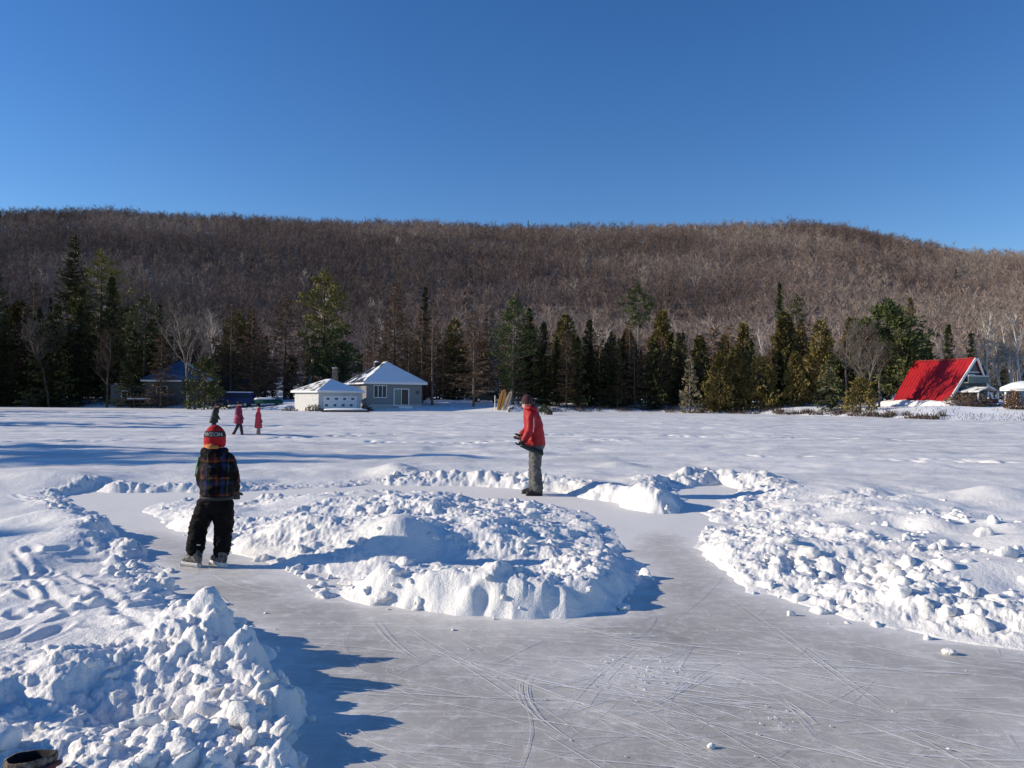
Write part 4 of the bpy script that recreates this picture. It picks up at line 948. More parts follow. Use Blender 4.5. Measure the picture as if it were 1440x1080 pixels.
# blue roofed house on the left
p = at(256, 568, 113); z0 = LZ(p.x, 113) - .3
b = empty('house', (p.x, 113, z0), R(8), 'dark blue grey house with a snowy roof blue in the shade, half hidden by the maple and black cedar', 'house')
MB().box((0, 0, 1.6), (8.2, 7, 3.6)).build('wall', SIDING_B, b)
pl = hip_roof(8.2, 7, 3.4, 2.9, .5, 1.2, .15)
rf = MB(); slab(rf, pl[0], .15); slab(rf, pl[2], .15); slab(rf, pl[3], .15); ro = rf.build('roof', SHADEROOF, b)
rf = MB(); slab(rf, pl[1], .16); rf.build('snow_slope', ROOFSNOW, b)
fs = MB(); fs.box((0, -4.02, 3.3), (9.2, .06, .22)); fs.build('eaves', TRIM, b)
wn = MB().box((-6.6, .2, 1.2), (5.0, 5.5, 2.9)).build('wing', SIDING_B, b)
MB().box((-6.6, .2, 2.76), (5.4, 5.9, .18)).build('wing_roof', PATCHY, b)
window(b, -1.8, -3.54, 1.9, 1.4, 1.2, 2); window(b, -6.8, -2.59, 1.3, 1.6, 1.0, 2)
dk = MB(); dk.box((-3.5, -4.6, .55), (6.4, 1.9, .14))
for i in range(5): dk.box((-6.5 + 1.5 * i, -5.4, .15), (.12, .12, .66))
dk.build('deck', WOODDARK, b)
MB().box((-4.4, -4.7, .72), (3.2, 1.2, .18)).build('deck_snow', ROOFSNOW, b)
# shed behind the van
p = at(326, 560, 121); z0 = LZ(p.x, 121)
s_ = empty('shed', (p.x, 121, z0 - .2), R(-4), 'low blue grey shed with snowy roof behind the blue van', 'shed')
MB().box((0, 0, 1.5), (6.4, 3.6, 3.1)).build('wall', SIDING_B, s_)
rf = MB(); slab(rf, [Vector((-3.5, -2.1, 2.9)), Vector((3.5, -2.1, 2.9)), Vector((3.5, 0, 3.7)), Vector((-3.5, 0, 3.7))], .12); slab(rf, [Vector((-3.5, 2.1, 2.9)), Vector((3.5, 2.1, 2.9)), Vector((3.5, 0, 3.7)), Vector((-3.5, 0, 3.7))], .12)
rf.build('roof', SHADEROOF, s_)

# vehicles
TYRE = mat('tyre', (.02, .02, .02), (.03, .03, .03), 8, .9)
RIM = mat('wheel_rim', (.35, .36, .38), (.45, .46, .48), 5, .35, metal=.8)
LAMP = mat('lamp_lens', (.6, .6, .58), (.7, .7, .68), 5, .15)
def vehicle(name, loc, rz, label, cat, L, Wd, prof, winz, paint, wheels, snow=True):
    """side profile (x, z) swept across the width, with the roof drawn in"""
    e = empty(name, loc, rz, label, cat); m = MB(); n = len(prof); zt = max(q[1] for q in prof)
    inset = lambda z: (Wd / 2) * (1 - .16 * max(0, (z - winz) / max(.01, zt - winz)))
    A = [(x, -inset(z), z) for x, z in prof]; B = [(x, inset(z), z) for x, z in prof]
    m.add(A + B, [tuple(range(n)), tuple(range(n, 2 * n))[::-1]] + [(i, i + n, (i + 1) % n + n, (i + 1) % n) for i in range(n)])
    m.build('body', paint, e, bevel=.04)
    for sy in (-1, 1):
        k = 0
        for (x0, x1) in wheels[1]:
            z0_, z1 = winz + .04, zt - .14; y = lambda z: sy * (inset(z) + .012)
            q = MB(); q.add([(x0 - .1, y(z0_), z0_), (x1 + .06, y(z0_), z0_), (x1, y(z1), z1), (x0, y(z1), z1), (x0 - .1, y(z0_) - sy * .02, z0_), (x1 + .06, y(z0_) - sy * .02, z0_), (x1, y(z1) - sy * .02, z1), (x0, y(z1) - sy * .02, z1)],
                            [(0, 1, 2, 3), (4, 7, 6, 5), (0, 4, 5, 1), (1, 5, 6, 2), (2, 6, 7, 3), (3, 7, 4, 0)])
            q.build('side_window', GLASS_D, e)
        for x in wheels[0]:
            t = MB(); t.tube([(x, sy * (Wd / 2 - .2), .34), (x, sy * (Wd / 2 + .03), .34)], .34, 18); to = t.build('wheel', TYRE, e)
            MB().tube([(x, sy * (Wd / 2 + .02), .34), (x, sy * (Wd / 2 + .045), .34)], .2, 14).build('rim', RIM, to)
        MB().box((-L / 2 + .03, sy * (Wd / 2 - .25), .85), (.1, .3, .18)).build('headlight', LAMP, e)
    if snow:
        xs = [q[0] for q in prof if q[1] > zt - .12]; a_, b_ = min(xs), max(xs)
        sn_ = MB(); sn_.box(((a_ + b_) / 2, 0, zt + .06), (b_ - a_ - .1, Wd * .78, .14)); sn_.build('roof_snow', ROOFSNOW, e, bevel=.05)
    return e
NAVY = mat('navy_paint', (.012, .022, .11), (.016, .028, .13), 3, .35)
BLACKP = mat('black_paint', (.015, .016, .018), (.02, .021, .024), 3, .35)
p = at(331, 570, 104)
van = vehicle('van', (p.x, 104, LZ(p.x, 104)), R(6), 'navy blue van with snow along its roof parked left of the white garage', 'van', 4.9, 1.85,
              [(-2.45, .35), (2.4, .35), (2.45, 1.2), (2.3, 1.95), (-1.1, 1.95), (-1.85, 1.25), (-2.4, 1.05)], 1.25, NAVY, ((-1.55, 1.5), ((-1.35, -.35), (-.15, .95), (1.15, 2.1))))
MB().box((-2.36, 0, 1.11), (.35, 1.5, .12)).build('bonnet_snow', ROOFSNOW, van, bevel=.03)
p = at(684, 570, 110)
vehicle('car', (p.x, 110, LZ(p.x, 110)), R(14), 'dark car with snowy roof parked in the shade left of the leaning boards', 'car', 4.4, 1.75,
        [(-2.2, .32), (2.15, .32), (2.2, .95), (1.75, 1.0), (1.1, 1.48), (-.45, 1.48), (-1.1, .98), (-2.15, .85)], .95, BLACKP, ((-1.35, 1.35), ((-.75, .25), (.35, 1.25))))
# upturned green boat
GREENB = mat('green_hull', (.012, .055, .035), (.02, .075, .05), 3, .4)
p = at(376, 572, 103)
bt = empty('rowing_boat', (p.x, 103, LZ(p.x, 103)), R(4), 'dark green upturned boat with a snow cover beside the blue van', 'boat')
m = MB(); pr = [(-2.0, .35, .32), (-1.3, .62, .60), (0, .72, .72), (1.2, .62, .66), (1.75, .35, .55), (2.05, .06, .42)]
for seg in (1,):
    vs, fs_ = [], []
    for (x, wy, hz) in pr:
        for j in range(9):
            t = math.pi * j / 8; vs.append((x, wy * math.cos(t), .3 + hz * math.sin(t) ** .8))
    for i in range(len(pr) - 1):
        for j in range(8): a = i * 9 + j; fs_.append((a, a + 1, a + 10, a + 9))
    fs_ += [tuple(range(9)), tuple(range(45, 54))[::-1]]; m.add(vs, fs_)
m.build('hull', GREENB, bt, True)
m = MB(); m.rings([(-.3, 0, .86, 1.5, .46), (-.3, 0, 1.06, 1.35, .36), (-.3, 0, 1.14, .8, .15)], 18); m.build('snow_cover', ROOFSNOW, bt, True)
for x in (-1.2, 1.2): MB().box((x, 0, .12), (.12, 1.5, .4)).build('trestle', WOODDARK, bt)
# floating dock frozen in
p = at(486, 579, 88)
d_ = empty('floating_dock', (p.x, 88, .05), R(-3), 'low snow covered dock lying on the lake in front of the garage', 'dock')
MB().box((0, 0, .12), (5.2, 1.6, .26)).build('frame', WOODDARK, d_)
MB().rings([(0, 0, .252, 2.6, .85), (0, 0, .38, 2.45, .75), (.3, 0, .46, 1.6, .4)], 22).build('snow_cover', ROOFSNOW, d_, True)
# two boards leaning on a rack
ORANGE = mat('orange_board', (.72, .30, .05), (.80, .38, .09), 1.5, .5); PALEB = mat('pale_board', (.60, .42, .24), (.66, .50, .32), 1.5, .5)
def board(px, Wd, H, m_, label, rz, lean):
    p = at(px, 577, 100); e = empty('paddle_board', (p.x, 100, LZ(p.x, 100)), rz, label, 'board'); q = MB(); vs, fs_ = [], []
    prof = [(0, .55), (.08, .8), (.3, 1), (.6, 1), (.8, .86), (.92, .6), (.98, .3), (1, .08)]
    for (t, w_) in prof:
        for sy in (-.06, .06): vs += [(-Wd / 2 * w_ + lean * t * H, t * .55 + sy * w_ * .9, t * H), (Wd / 2 * w_ + lean * t * H, t * .55 + sy * w_ * .9, t * H)]
    for i in range(len(prof) - 1):
        a = i * 4; fs_ += [(a, a + 1, a + 5, a + 4), (a + 2, a + 6, a + 7, a + 3), (a, a + 4, a + 6, a + 2), (a + 1, a + 3, a + 7, a + 5)]
    fs_ += [(0, 2, 3, 1), (28, 29, 31, 30)]; q.add(vs, fs_); q.build('deck', m_, e)
    MB().bar((lean * .1 * H, -.01, .1 * H), (lean * .9 * H, .42, .9 * H), .07, .05).build('stripe', BROWNRED, e)
    return e
board(702, .85, 2.75, ORANGE, 'wider orange board of the leaning pair behind the red jacket', R(14), .30)
board(709.5, .68, 2.5, PALEB, 'narrower pale board of the leaning pair, on the right', R(-4), .32)
p = at(696, 572, 101); po = empty('post', (p.x, 101, LZ(p.x, 101)), 0, 'thin white post left of the leaning boards', 'post')
MB().tube([(0, 0, -.2), (0, 0, 1.75)], [.07, .06], 8).build('shaft', TRIM, po); MB().rings([(0, 0, 1.75, .09, .09), (0, 0, 1.85, .02, .02)], 8).build('cap', ROOFSNOW, po)
p = at(722, 577, 97); o = link('snowy_rock', np_mesh('snowy_rock', LUMPS[3][0] * .9, LUMPS[3][1]), SNOWY_SHINGLE); o.location = (p.x, 97, LZ(p.x, 97) + .2); tag(o, 'snow capped rock just right of the leaning boards', 'rock')
# shrubs
def shrub_px(px, D, h_, rad, seed, label, leaf, name='shrub'):
    p = at(px, 575, D); make_tree(shrub, h_, rad, seed, p.x, D, name, label, BARK_DARK, leaf, None, nvar=0)
shrub_px(441, 92.5, 1.5, 1.25, 601, 'dark rounded shrub at the sunlit corner of the garage', SPRUCE)
shrub_px(408, 93.5, 1.3, 1.1, 602, 'brown shrub left of the garage end wall', LARCH)
shrub_px(514, 94, 1.6, .95, 603, 'dark reddish shrub between garage and grey house', mat('red_dark_twigs', (.05, .025, .022), (.08, .04, .034), 2, .9))
shrub_px(1352, 80.5, 1.5, 1.9, 604, 'dry tan shrub in front of the cabin porch', RUST)
shrub_px(1372, 80.5, 1.6, 1.5, 605, 'grey brown shrub right of the dry tan one by the porch', TWIG_GREY)
shrub_px(1424, 73, 1.9, .75, 606, 'small brown shrub standing in front of the gazebo', RUST)
# little fir and box out on the ice edge
p = at(766, 580, 78); make_tree(cedar, 1.0, .55, 610, p.x, 78, 'small_fir', 'tiny green fir lying on the lake edge right of the red jacket', BARK_DARK, PINE, None, z=.06, nvar=0, n=260)
p = at(773, 582, 78); bx = empty('crate', (p.x, 78, .06), .3, 'small dark crate beside the tiny green fir on the ice', 'crate')
MB().box((0, 0, .22), (.5, .45, .44)).build('box', WOODDARK, bx, bevel=.02); MB().box((0, 0, .46), (.56, .5, .04)).build('lid', WOODDARK, bx)

# red A-frame cabin
ap = at(1365, 506, 84); zb = LZ(ap.x, 84) + .35
A = empty('cabin', (ap.x, 84, zb), R(17), 'A-frame cabin with bright red roof sloping to the ground on the right shore', 'cabin')
Ht = ap.z - zb; Wc, Lc = 6.0, 7.8; hw = Wc / 2
ridge_f, ridge_b = Vector((0, -.7, Ht)), Vector((0, Lc, Ht))
def side(s): return [Vector((s * (hw + .15), 0.0, -.1)), ridge_f, ridge_b, Vector((s * (hw + .15), Lc, -.1))]
rf = MB()
for s in (-1, 1): slab(rf, side(s), .14)
ro = rf.build('roof', REDROOF, A)
seam = MB()
for i in range(17):
    y = .35 + i * .45
    a_, b_ = Vector((-(hw + .15), y, -.1)), Vector((0, y, Ht)); n_ = Vector((-Ht, 0, hw)).normalized() * .145
    seam.bar(a_ + n_, b_ + n_, .03, .05)
seam.build('roof_seam', REDROOF, ro)
MB().bar((0, -.72, Ht + .19), (0, Lc + .02, Ht + .19), .3, .09).build('ridge_cap', REDROOF, ro)
tr = MB()
for s in (-1, 1): tr.bar((s * (hw + .24), -.05, -.15), (s * .09, -.76, Ht + .12), .12, .24)
tr.build('bargeboard', TRIM, A)
gw = MB(); yg = .55; yb, yt = .12, -.50; gw.add([(-hw + .12, yb, -.1), (hw - .12, yb, -.1), (0, yt, Ht - .12), (-hw + .12, yb + .15, -.1), (hw - .12, yb + .15, -.1), (0, yt + .15, Ht - .12)], [(0, 1, 2), (3, 5, 4), (0, 3, 4, 1), (1, 4, 5, 2), (2, 5, 3, 0)])
gw.build('gable_wall', SIDING_B, A)
gy_ = lambda z: yb + (yt - yb) * z / Ht
MB().box((0, gy_(Ht * .7) - .05, Ht * .70), (1.6, .08, .09)).build('gable_beam', TRIM, A)
window(A, -.25, gy_(Ht * .53) - .07, Ht * .55, .95, .8, 2)
for xx in (-1.45, 0, 1.45): window(A, xx * .95, gy_(1.0) - .07, 1.42, 1.15, .85, 1)
bl_ = MB(); bl_.box((0, -.55, 2.02), (3.1, 1.0, .12)); bl_.box((0, -1.0, 2.40), (2.9, .06, .64)); bl_.build('balcony', mat('faded_green_boards', (.13, .16, .155), (.17, .20, .19), 3, .8, stretch=(10, 1, 1)), A)
MB().box((0, -1.0, 2.76), (2.9, .1, .08)).build('balcony_rail', TRIM, A)
pr_ = MB(); slab(pr_, [Vector((-1.9, -2.7, .95)), Vector((-1.9, .3, .95)), Vector((-.4, .3, 1.5)), Vector((-.4, -2.7, 1.5))], .12); slab(pr_, [Vector((1.1, -2.7, .95)), Vector((1.1, .3, .95)), Vector((-.4, .3, 1.5)), Vector((-.4, -2.7, 1.5))], .12)
po_ = pr_.build('porch_roof', SNOWY_SHINGLE, A)
for xx in (-1.75, -.4, .95): MB().box((xx, -2.5, .05), (.12, .12, 2.0)).build('porch_post', TRIM, A)
MB().box((-.4, -1.2, -.55), (3.4, 3.4, .5)).build('porch_floor', WOODDARK, A)
MB().box((-.4, -2.58, .0), (2.6, .06, .5)).build('porch_rail', BROWNRED, A)
# snow that slid off the roof
m = MB()
vs, fs_ = [], []
for i in range(23):
    y = -1.5 + i * .5
    for j in range(7):
        t = j / 6; x = -hw - 2.6 + 3.0 * t; zz = -1.2 + (1.25 * sstep(0, .75, t) + .22 * (vnoise(np.array([y * 1.3]), np.array([t * 4.0]), 3)[0] - .4)) * (1 if 0 < i < 22 else .2)
        vs.append((x, y, float(zz)))
for i in range(22):
    for j in range(6): a = i * 7 + j; fs_.append((a, a + 1, a + 8, a + 7))
m.add(vs, fs_); tag(m.build('snow_bank', SNOW, None, True), kind='structure').matrix_world = A.matrix_basis

# gazebo at the right edge
p = at(1441, 585, 74); z0 = LZ(p.x, 74)
gz = empty('gazebo', (p.x, 74, z0), R(20), 'white gazebo with a snow covered roof at the right edge of the picture', 'gazebo')
for i in range(6):
    a = R(60 * i); MB().box((1.55 * math.cos(a), 1.55 * math.sin(a), .8), (.14, .14, 1.9)).build('post', TRIM, gz)
fl = MB(); fl.rings([(0, 0, -.2, 1.75, 1.75), (0, 0, .12, 1.75, 1.75)], 6); fl.build('floor', WOODDARK, gz)
rl = MB()
for i in range(6):
    if i == 4: continue
    a, c_ = R(60 * i), R(60 * i + 60)
    for zz in (.35, .8): rl.bar((1.55 * math.cos(a), 1.55 * math.sin(a), zz), (1.55 * math.cos(c_), 1.55 * math.sin(c_), zz), .07)
rl.build('railing', BROWNRED, gz)
MB().rings([(0, 0, 1.72, 2.05, 2.05), (0, 0, 1.92, 2.05, 2.05)], 6).build('eaves', TRIM, gz)
MB().rings([(0, 0, 1.922, 2.1, 2.1), (0, 0, 2.1, 1.95, 1.95), (0, 0, 2.5, 1.1, 1.1), (0, 0, 2.68, .3, .3)], 18).build('roof_snow', ROOFSNOW, gz, True)
# ================================================================== PEOPLE
SKIN = mat('skin', (.52, .30, .22), (.58, .34, .26), 6, .55)
EYE = mat('eye', (.03, .025, .02), (.04, .03, .025), 4, .2)
GLOVE = mat('dark_glove', (.018, .018, .02), (.035, .035, .038), 30, .75)
STEEL = mat('steel', (.5, .52, .55), (.6, .62, .65), 8, .3, metal=.9)
BOOTG = mat('grey_boot', (.04, .04, .042), (.15, .145, .14), 25, .6, lo=.4, hi=.6)
BOOTB = mat('black_boot', (.015, .015, .016), (.03, .03, .032), 12, .6)
WHITEP = mat('white_plastic', (.55, .54, .52), (.65, .64, .62), 8, .4)

def glove_shapes(m, p, d, s=1.0, curl=.9, side=1):
    """palm, four unequal bent fingers and a thumb leaving the side of the palm; d points from wrist to knuckles"""
    p, d = Vector(p), Vector(d).normalized(); x = d.cross(Vector((0, 0, 1)))
    x = (Vector((1, 0, 0)) if x.length < .1 else x.normalized()) * side; n = x.cross(d).normalized() * side
    e = p + d * .085 * s
    m.capsule(p, .032 * s, e - d * .02 * s + x * .012 * s, .034 * s); m.capsule(p - x * .012 * s, .028 * s, e - d * .02 * s - x * .018 * s, .030 * s)
    for i, (o, L) in enumerate(((-.034, .062), (-.012, .074), (.012, .070), (.034, .052))):
        k = e + x * o * s; d1 = (d * math.cos(curl * .6) + n * math.sin(curl * .6)); d2 = (d * math.cos(curl * 1.5) + n * math.sin(curl * 1.5))
        q = k + d1 * L * .55 * s; m.capsule(k, .0125 * s, q, .012 * s, 8); m.capsule(q, .012 * s, q + d2 * L * .5 * s, .0105 * s, 8)
    t0 = p + d * .025 * s - x * .03 * s; t1 = t0 + (d * .6 - x * .7 + n * .3).normalized() * .045 * s
    m.capsule(t0, .015 * s, t1, .013 * s, 8); m.capsule(t1, .013 * s, t1 + (d * .8 + n * .5).normalized() * .03 * s, .012 * s, 8)
    return m
def human(parent, J, s, f, vox=.014):
    """continuous body under the clothes; f is the unit direction the face looks"""
    m = MB(); f = Vector(f).normalized(); sd = Vector((-f.y, f.x, 0)); hd = Vector(J['head']); up = Vector((0, 0, 1))
    m.ball(hd + up * .02 * s, (.078 * s, .082 * s, .10 * s)); m.ball(hd + f * .025 * s - up * .045 * s, (.058 * s, .060 * s, .065 * s))
    m.capsule(hd + f * .085 * s - up * .035 * s, .016 * s, hd + f * .076 * s + up * .005 * s, .009 * s, 8)
    m.capsule(hd + f * .072 * s - up * .072 * s - sd * .016 * s, .010 * s, hd + f * .072 * s - up * .072 * s + sd * .016 * s, .010 * s, 8)
    m.capsule(hd + f * .072 * s + up * .028 * s - sd * .03 * s, .012 * s, hd + f * .072 * s + up * .028 * s + sd * .03 * s, .012 * s, 8)
    for q in (-1, 1): m.ball(hd + sd * q * .082 * s - up * .01 * s, (.016 * s, .018 * s, .03 * s), 8)
    m.limb([hd - up * .06 * s, J['neck'], J['chest']], [.05 * s, .055 * s, .10 * s]); m.limb([J['chest'], J['pelvis']], [.105 * s, .10 * s])
    for q in 'LR':
        m.limb([J['chest'], J['sh' + q], J['el' + q], J['ha' + q]], [.07 * s, .05 * s, .04 * s, .03 * s])
        m.limb([J['pelvis'], J['hip' + q], J['kn' + q], J['an' + q]], [.09 * s, .08 * s, .055 * s, .04 * s])
        a = Vector(J['an' + q]); t = Vector(J['toe' + q]); m.capsule(a - Vector((0, 0, .02 * s)), .036 * s, a.lerp(t, .8) - Vector((0, 0, .03 * s)), .03 * s)
        h_ = Vector(J['ha' + q]); glove_shapes(m, h_, h_ - Vector(J['el' + q]), s * .8)
    b = m.fuse('body', SKIN, parent, vox, 3)
    for q in (-1, 1): MB().ball(hd + f * .074 * s + sd * q * .03 * s + up * .012 * s, .012 * s, 8).build('eye', EYE, b, True)
    return b
def boots(parent, J, name, m_, s, skate=False):
    for q in 'LR':
        a, t = Vector(J['an' + q]), Vector(J['toe' + q]); d = Vector((t.x - a.x, t.y - a.y, 0)).normalized(); z0 = a.z - .10 * s
        hb = Vector((a.x, a.y, z0 + .045 * s)) - d * .035 * s; tp = Vector((t.x, t.y, z0 + .038 * s))
        b = MB(); b.capsule(hb, .045 * s, tp, .036 * s); b.capsule(hb + Vector((0, 0, .03 * s)), .048 * s, Vector((a.x, a.y, a.z + .06 * s)), .052 * s); b.capsule(hb.lerp(tp, .45) + Vector((0, 0, .028 * s)), .042 * s, tp, .034 * s)
        o = b.fuse(name, m_, parent, .009, 3)
        sd = Vector((-d.y, d.x, 0))
        if skate:
            h = MB(); p0, p1 = hb - d * .02 * s, tp + d * .02 * s
            h.tube([p0 - Vector((0, 0, .043 * s)), p1 - Vector((0, 0, .036 * s))], [.036 * s, .033 * s], 10)
            for t_ in (.15, .85): h.bar(p0.lerp(p1, t_) - Vector((0, 0, .04 * s)), p0.lerp(p1, t_) - Vector((0, 0, .085 * s)), .03 * s, .10 * s)
            h.bar(p0 - Vector((0, 0, .088 * s)), p1 - Vector((0, 0, .082 * s)), .016 * s, .022 * s); h.build('blade_holder', WHITEP, o)
            k = MB(); za = Vector((0, 0, .105 * s)); k.bar(p0 - d * .02 * s - za, p1 + d * .01 * s - za, .006, .028 * s); k.bar(p1 - za, p1 + d * .035 * s - za * .75, .006, .02 * s); k.build('blade', STEEL, o)
            la = MB()
            for i in range(3):
                c = hb.lerp(tp, .45 + .15 * i) + Vector((0, 0, .064 * s - .006 * i)); la.bar(c - sd * .032 * s, c + sd * .032 * s, .012 * s, .008 * s)
            c = Vector((a.x, a.y, a.z + .02 * s)); la.bar(c - sd * .05 * s + d * .02, c - sd * .03 * s - d * .07 * s, .02 * s, .012 * s); la.build('laces', WHITEP, o)
        else:
            so_ = MB(); so_.capsule(hb - Vector((0, 0, .028 * s)), .046 * s, tp - Vector((0, 0, .024 * s)), .038 * s); vs = [(v[0], v[1], z0 + (v[2] - z0) * .42) for v in so_.v]; so_.v = vs; so_.build('sole', BOOTB, o, True)

# ---------------------------------------------------------------- boy on skates
bx_, by_ = ground(288, 797)
boy = empty('person', (bx_, by_, .0), 0, 'child on skates seen from behind in dark plaid jacket and red hat', 'person')
JB = dict(head=(.068, .035, 1.225), neck=(.085, .025, 1.12), chest=(.10, .02, .98), pelvis=(.08, 0, .66),
          shL=(-.005, .02, 1.045), elL=(-.055, .05, .85), haL=(-.035, .12, .70), shR=(.205, .02, 1.045), elR=(.245, .06, .85), haR=(.225, .15, .72),
          hipL=(.0, 0, .60), knL=(-.105, .06, .36), anL=(-.085, -.02, .125), hipR=(.155, 0, .60), knR=(.15, .08, .36), anR=(.155, .01, .125), toeL=(-.21, .03, .06), toeR=(.045, .09, .06))
human(boy, JB, .95, (-.15, 1, 0))
def plaid():
    m, nt, b = new_mat('plaid_cloth'); N, L = nt.nodes, nt.links; tc = N.new('ShaderNodeTexCoord'); sp = N.new('ShaderNodeSeparateXYZ'); L.new(tc.outputs['Object'], sp.inputs[0])
    def stripes(ax, k, cols):
        a = N.new('ShaderNodeMath'); a.operation = 'MULTIPLY_ADD'; a.inputs[1].default_value = k; a.inputs[2].default_value = .37; L.new(sp.outputs[ax], a.inputs[0])
        f = N.new('ShaderNodeMath'); f.operation = 'FRACT'; L.new(a.outputs[0], f.inputs[0]); r = N.new('ShaderNodeValToRGB'); r.color_ramp.interpolation = 'CONSTANT'
        e = r.color_ramp.elements; e[0].position = 0; e[0].color = (*cols[0][1], 1); e[1].position = cols[1][0]; e[1].color = (*cols[1][1], 1)
        for p_, c_ in cols[2:]: q = e.new(p_); q.color = (*c_, 1)
        L.new(f.outputs[0], r.inputs['Fac']); return r.outputs['Color']
    K = (.005, .005, .008)
    sx = stripes('X', 6.2, [(0, K), (.22, (.10, .026, .012)), (.34, K), (.5, (.012, .020, .09)), (.68, K), (.8, (.018, .08, .035)), (.86, K)])
    sz = stripes('Z', 6.0, [(0, K), (.2, (.012, .018, .08)), (.42, K), (.56, (.12, .036, .012)), (.66, (.03, .008, .018)), (.8, K)])
    mx = N.new('ShaderNodeMix'); mx.data_type = 'RGBA'; mx.inputs[0].default_value = .5; L.new(sx, mx.inputs[6]); L.new(sz, mx.inputs[7])
    vo = N.new('ShaderNodeTexVoronoi'); vo.inputs['Scale'].default_value = 15; vo.distance = 'CHEBYCHEV'; L.new(tc.outputs['Object'], vo.inputs['Vector'])
    bw = N.new('ShaderNodeSeparateColor'); L.new(vo.outputs['Color'], bw.inputs[0]); vr = N.new('ShaderNodeValToRGB'); vr.color_ramp.interpolation = 'CONSTANT'
    ee = vr.color_ramp.elements; ee[0].position = 0; ee[0].color = (.05, .05, .06, 1); ee[1].position = .45; ee[1].color = (1, 1, 1, 1); q = ee.new(.75); q.color = (1.6, 1.2, .8, 1); L.new(bw.outputs[0], vr.inputs['Fac'])
    m2 = N.new('ShaderNodeMix'); m2.data_type = 'RGBA'; m2.blend_type = 'MULTIPLY'; m2.inputs[0].default_value = .85; L.new(mx.outputs[2], m2.inputs[6]); L.new(vr.outputs['Color'], m2.inputs[7])
    L.new(m2.outputs[2], b.inputs['Base Color']); b.inputs['Roughness'].default_value = .8; b.inputs['Specular IOR Level'].default_value = .12
    return m
PLAID = plaid()
m = MB(); m.rings([(.11, 0, .665, .135, .115), (.11, 0, .70, .160, .135), (.105, .005, .85, .158, .13), (.10, .015, .98, .155, .125), (.10, .02, 1.06, .140, .115), (.09, .025, 1.12, .10, .085), (.085, .025, 1.145, .07, .065)], 24)
m.limb([(.0, .02, 1.04), (-.055, .048, .86), (-.038, .11, .735)], [.078, .066, .056]); m.limb([(.20, .02, 1.04), (.245, .055, .86), (.226, .135, .75)], [.078, .066, .056])
jk = m.fuse('jacket', PLAID, boy, .012, 4, .013, 8, (1, 1, 1.6), 1)
ORANGE_C = mat('orange_lining', (.55, .17, .03), (.62, .22, .05), 10, .7); LIME = mat('lime_trim', (.14, .42, .10), (.18, .5, .14), 10, .7)
m = MB(); m.limb([(-.005, -.02, 1.13), (.03, -.10, 1.125), (.10, -.125, 1.10), (.165, -.085, 1.115), (.185, -.01, 1.135)], [.035, .05, .055, .05, .035]); m.limb([(.03, -.09, 1.10), (.10, -.12, 1.04), (.165, -.08, 1.09)], [.05, .05, .05])
hd_ = m.fuse('hood', PLAID, jk, .012, 4, .006, 12)
m = MB(); m.limb([(.0, .0, 1.155), (.03, -.075, 1.165), (.085, -.10, 1.16), (.13, -.085, 1.155)], [.025, .036, .04, .03]); m.limb([(.03, -.06, 1.17), (.09, -.085, 1.175)], [.03, .03]); m.fuse('hood_lining', ORANGE_C, jk, .010, 3, .006, 14)
m = MB(); m.tube([(-.068, -.02, 1.065), (-.09, -.015, .97), (-.112, .01, .88)], .007, 6); m.build('piping', LIME, jk, True)
m = MB(); m.rings([(.108, 0, .655, .143, .120), (.108, 0, .675, .161, .137), (.108, 0, .69, .161, .137)], 24); m.build('hem', GLOVE, jk, True)
SNOWPANT = mat('black_snow_pants', (.004, .004, .0045), (.007, .007, .008), 9, .8, spec=.08)
m = MB(); m.rings([(.10, 0, .56, .10, .09), (.095, 0, .62, .150, .120), (.105, 0, .70, .142, .115), (.105, .0, .74, .13, .1)], 22)
m.limb([(.02, 0, .60), (-.100, .075, .38), (-.095, .0, .175)], [.105, .090, .084]); m.limb([(.165, 0, .60), (.155, .07, .38), (.155, .02, .165)], [.105, .092, .080])
pt = m.fuse('snow_pants', SNOWPANT, boy, .012, 4, .016, 9, (1, 1, 2.0), 5)
MB().box((-.035, -.075, .225), (.035, .006, .008)).build('cuff_tag', WHITEP, pt)
for q, sd in (('L', 1), ('R', -1)):
    h_ = Vector(JB['ha' + q]); glove_shapes(MB(), h_, h_ - Vector(JB['el' + q]), 1.0, .8, sd).fuse('glove', GLOVE, boy, .006, 2)
boots(boy, JB, 'skate', BOOTG, .92, True)
REDKNIT = mat('red_knit', (.36, .008, .014), (.43, .014, .02), 60, .9, .5, 120); BLACKKNIT = mat('black_knit', (.012, .012, .014), (.03, .028, .028), 60, .9, .5, 120)
hc = (.068, .03)
m = MB(); prof = [(1.165, .088), (1.18, .099), (1.225, .103), (1.265, .100), (1.30, .093), (1.335, .078), (1.362, .055), (1.378, .028), (1.382, .01)]
m.rings([(hc[0], hc[1], z, r_, r_ * 1.06) for z, r_ in prof], 28); hat = m.build('hat', REDKNIT, boy, True)
hp = lambda z: np.interp(z, [q[0] for q in prof], [q[1] for q in prof])
m = MB(); zs = [1.264, 1.268, 1.285, 1.305, 1.321, 1.325]
m.rings([(hc[0], hc[1], z, hp(z) + (.004 if 0 < i < 5 else -.002), (hp(z) + (.004 if 0 < i < 5 else -.002)) * 1.06) for i, z in enumerate(zs)], 32); band = m.build('hat_band', BLACKKNIT, hat, True)
cu = bpy.data.curves.new('lettering', 'FONT'); cu.body = "'WZON"; cu.size = .054; cu.align_x = 'CENTER'; cu.extrude = .002; cu.offset = .0012
to = bpy.data.objects.new('tmp', cu); COL.objects.link(to); dg = bpy.context.evaluated_depsgraph_get(); tm = bpy.data.meshes.new_from_object(to.evaluated_get(dg)); bpy.data.objects.remove(to)
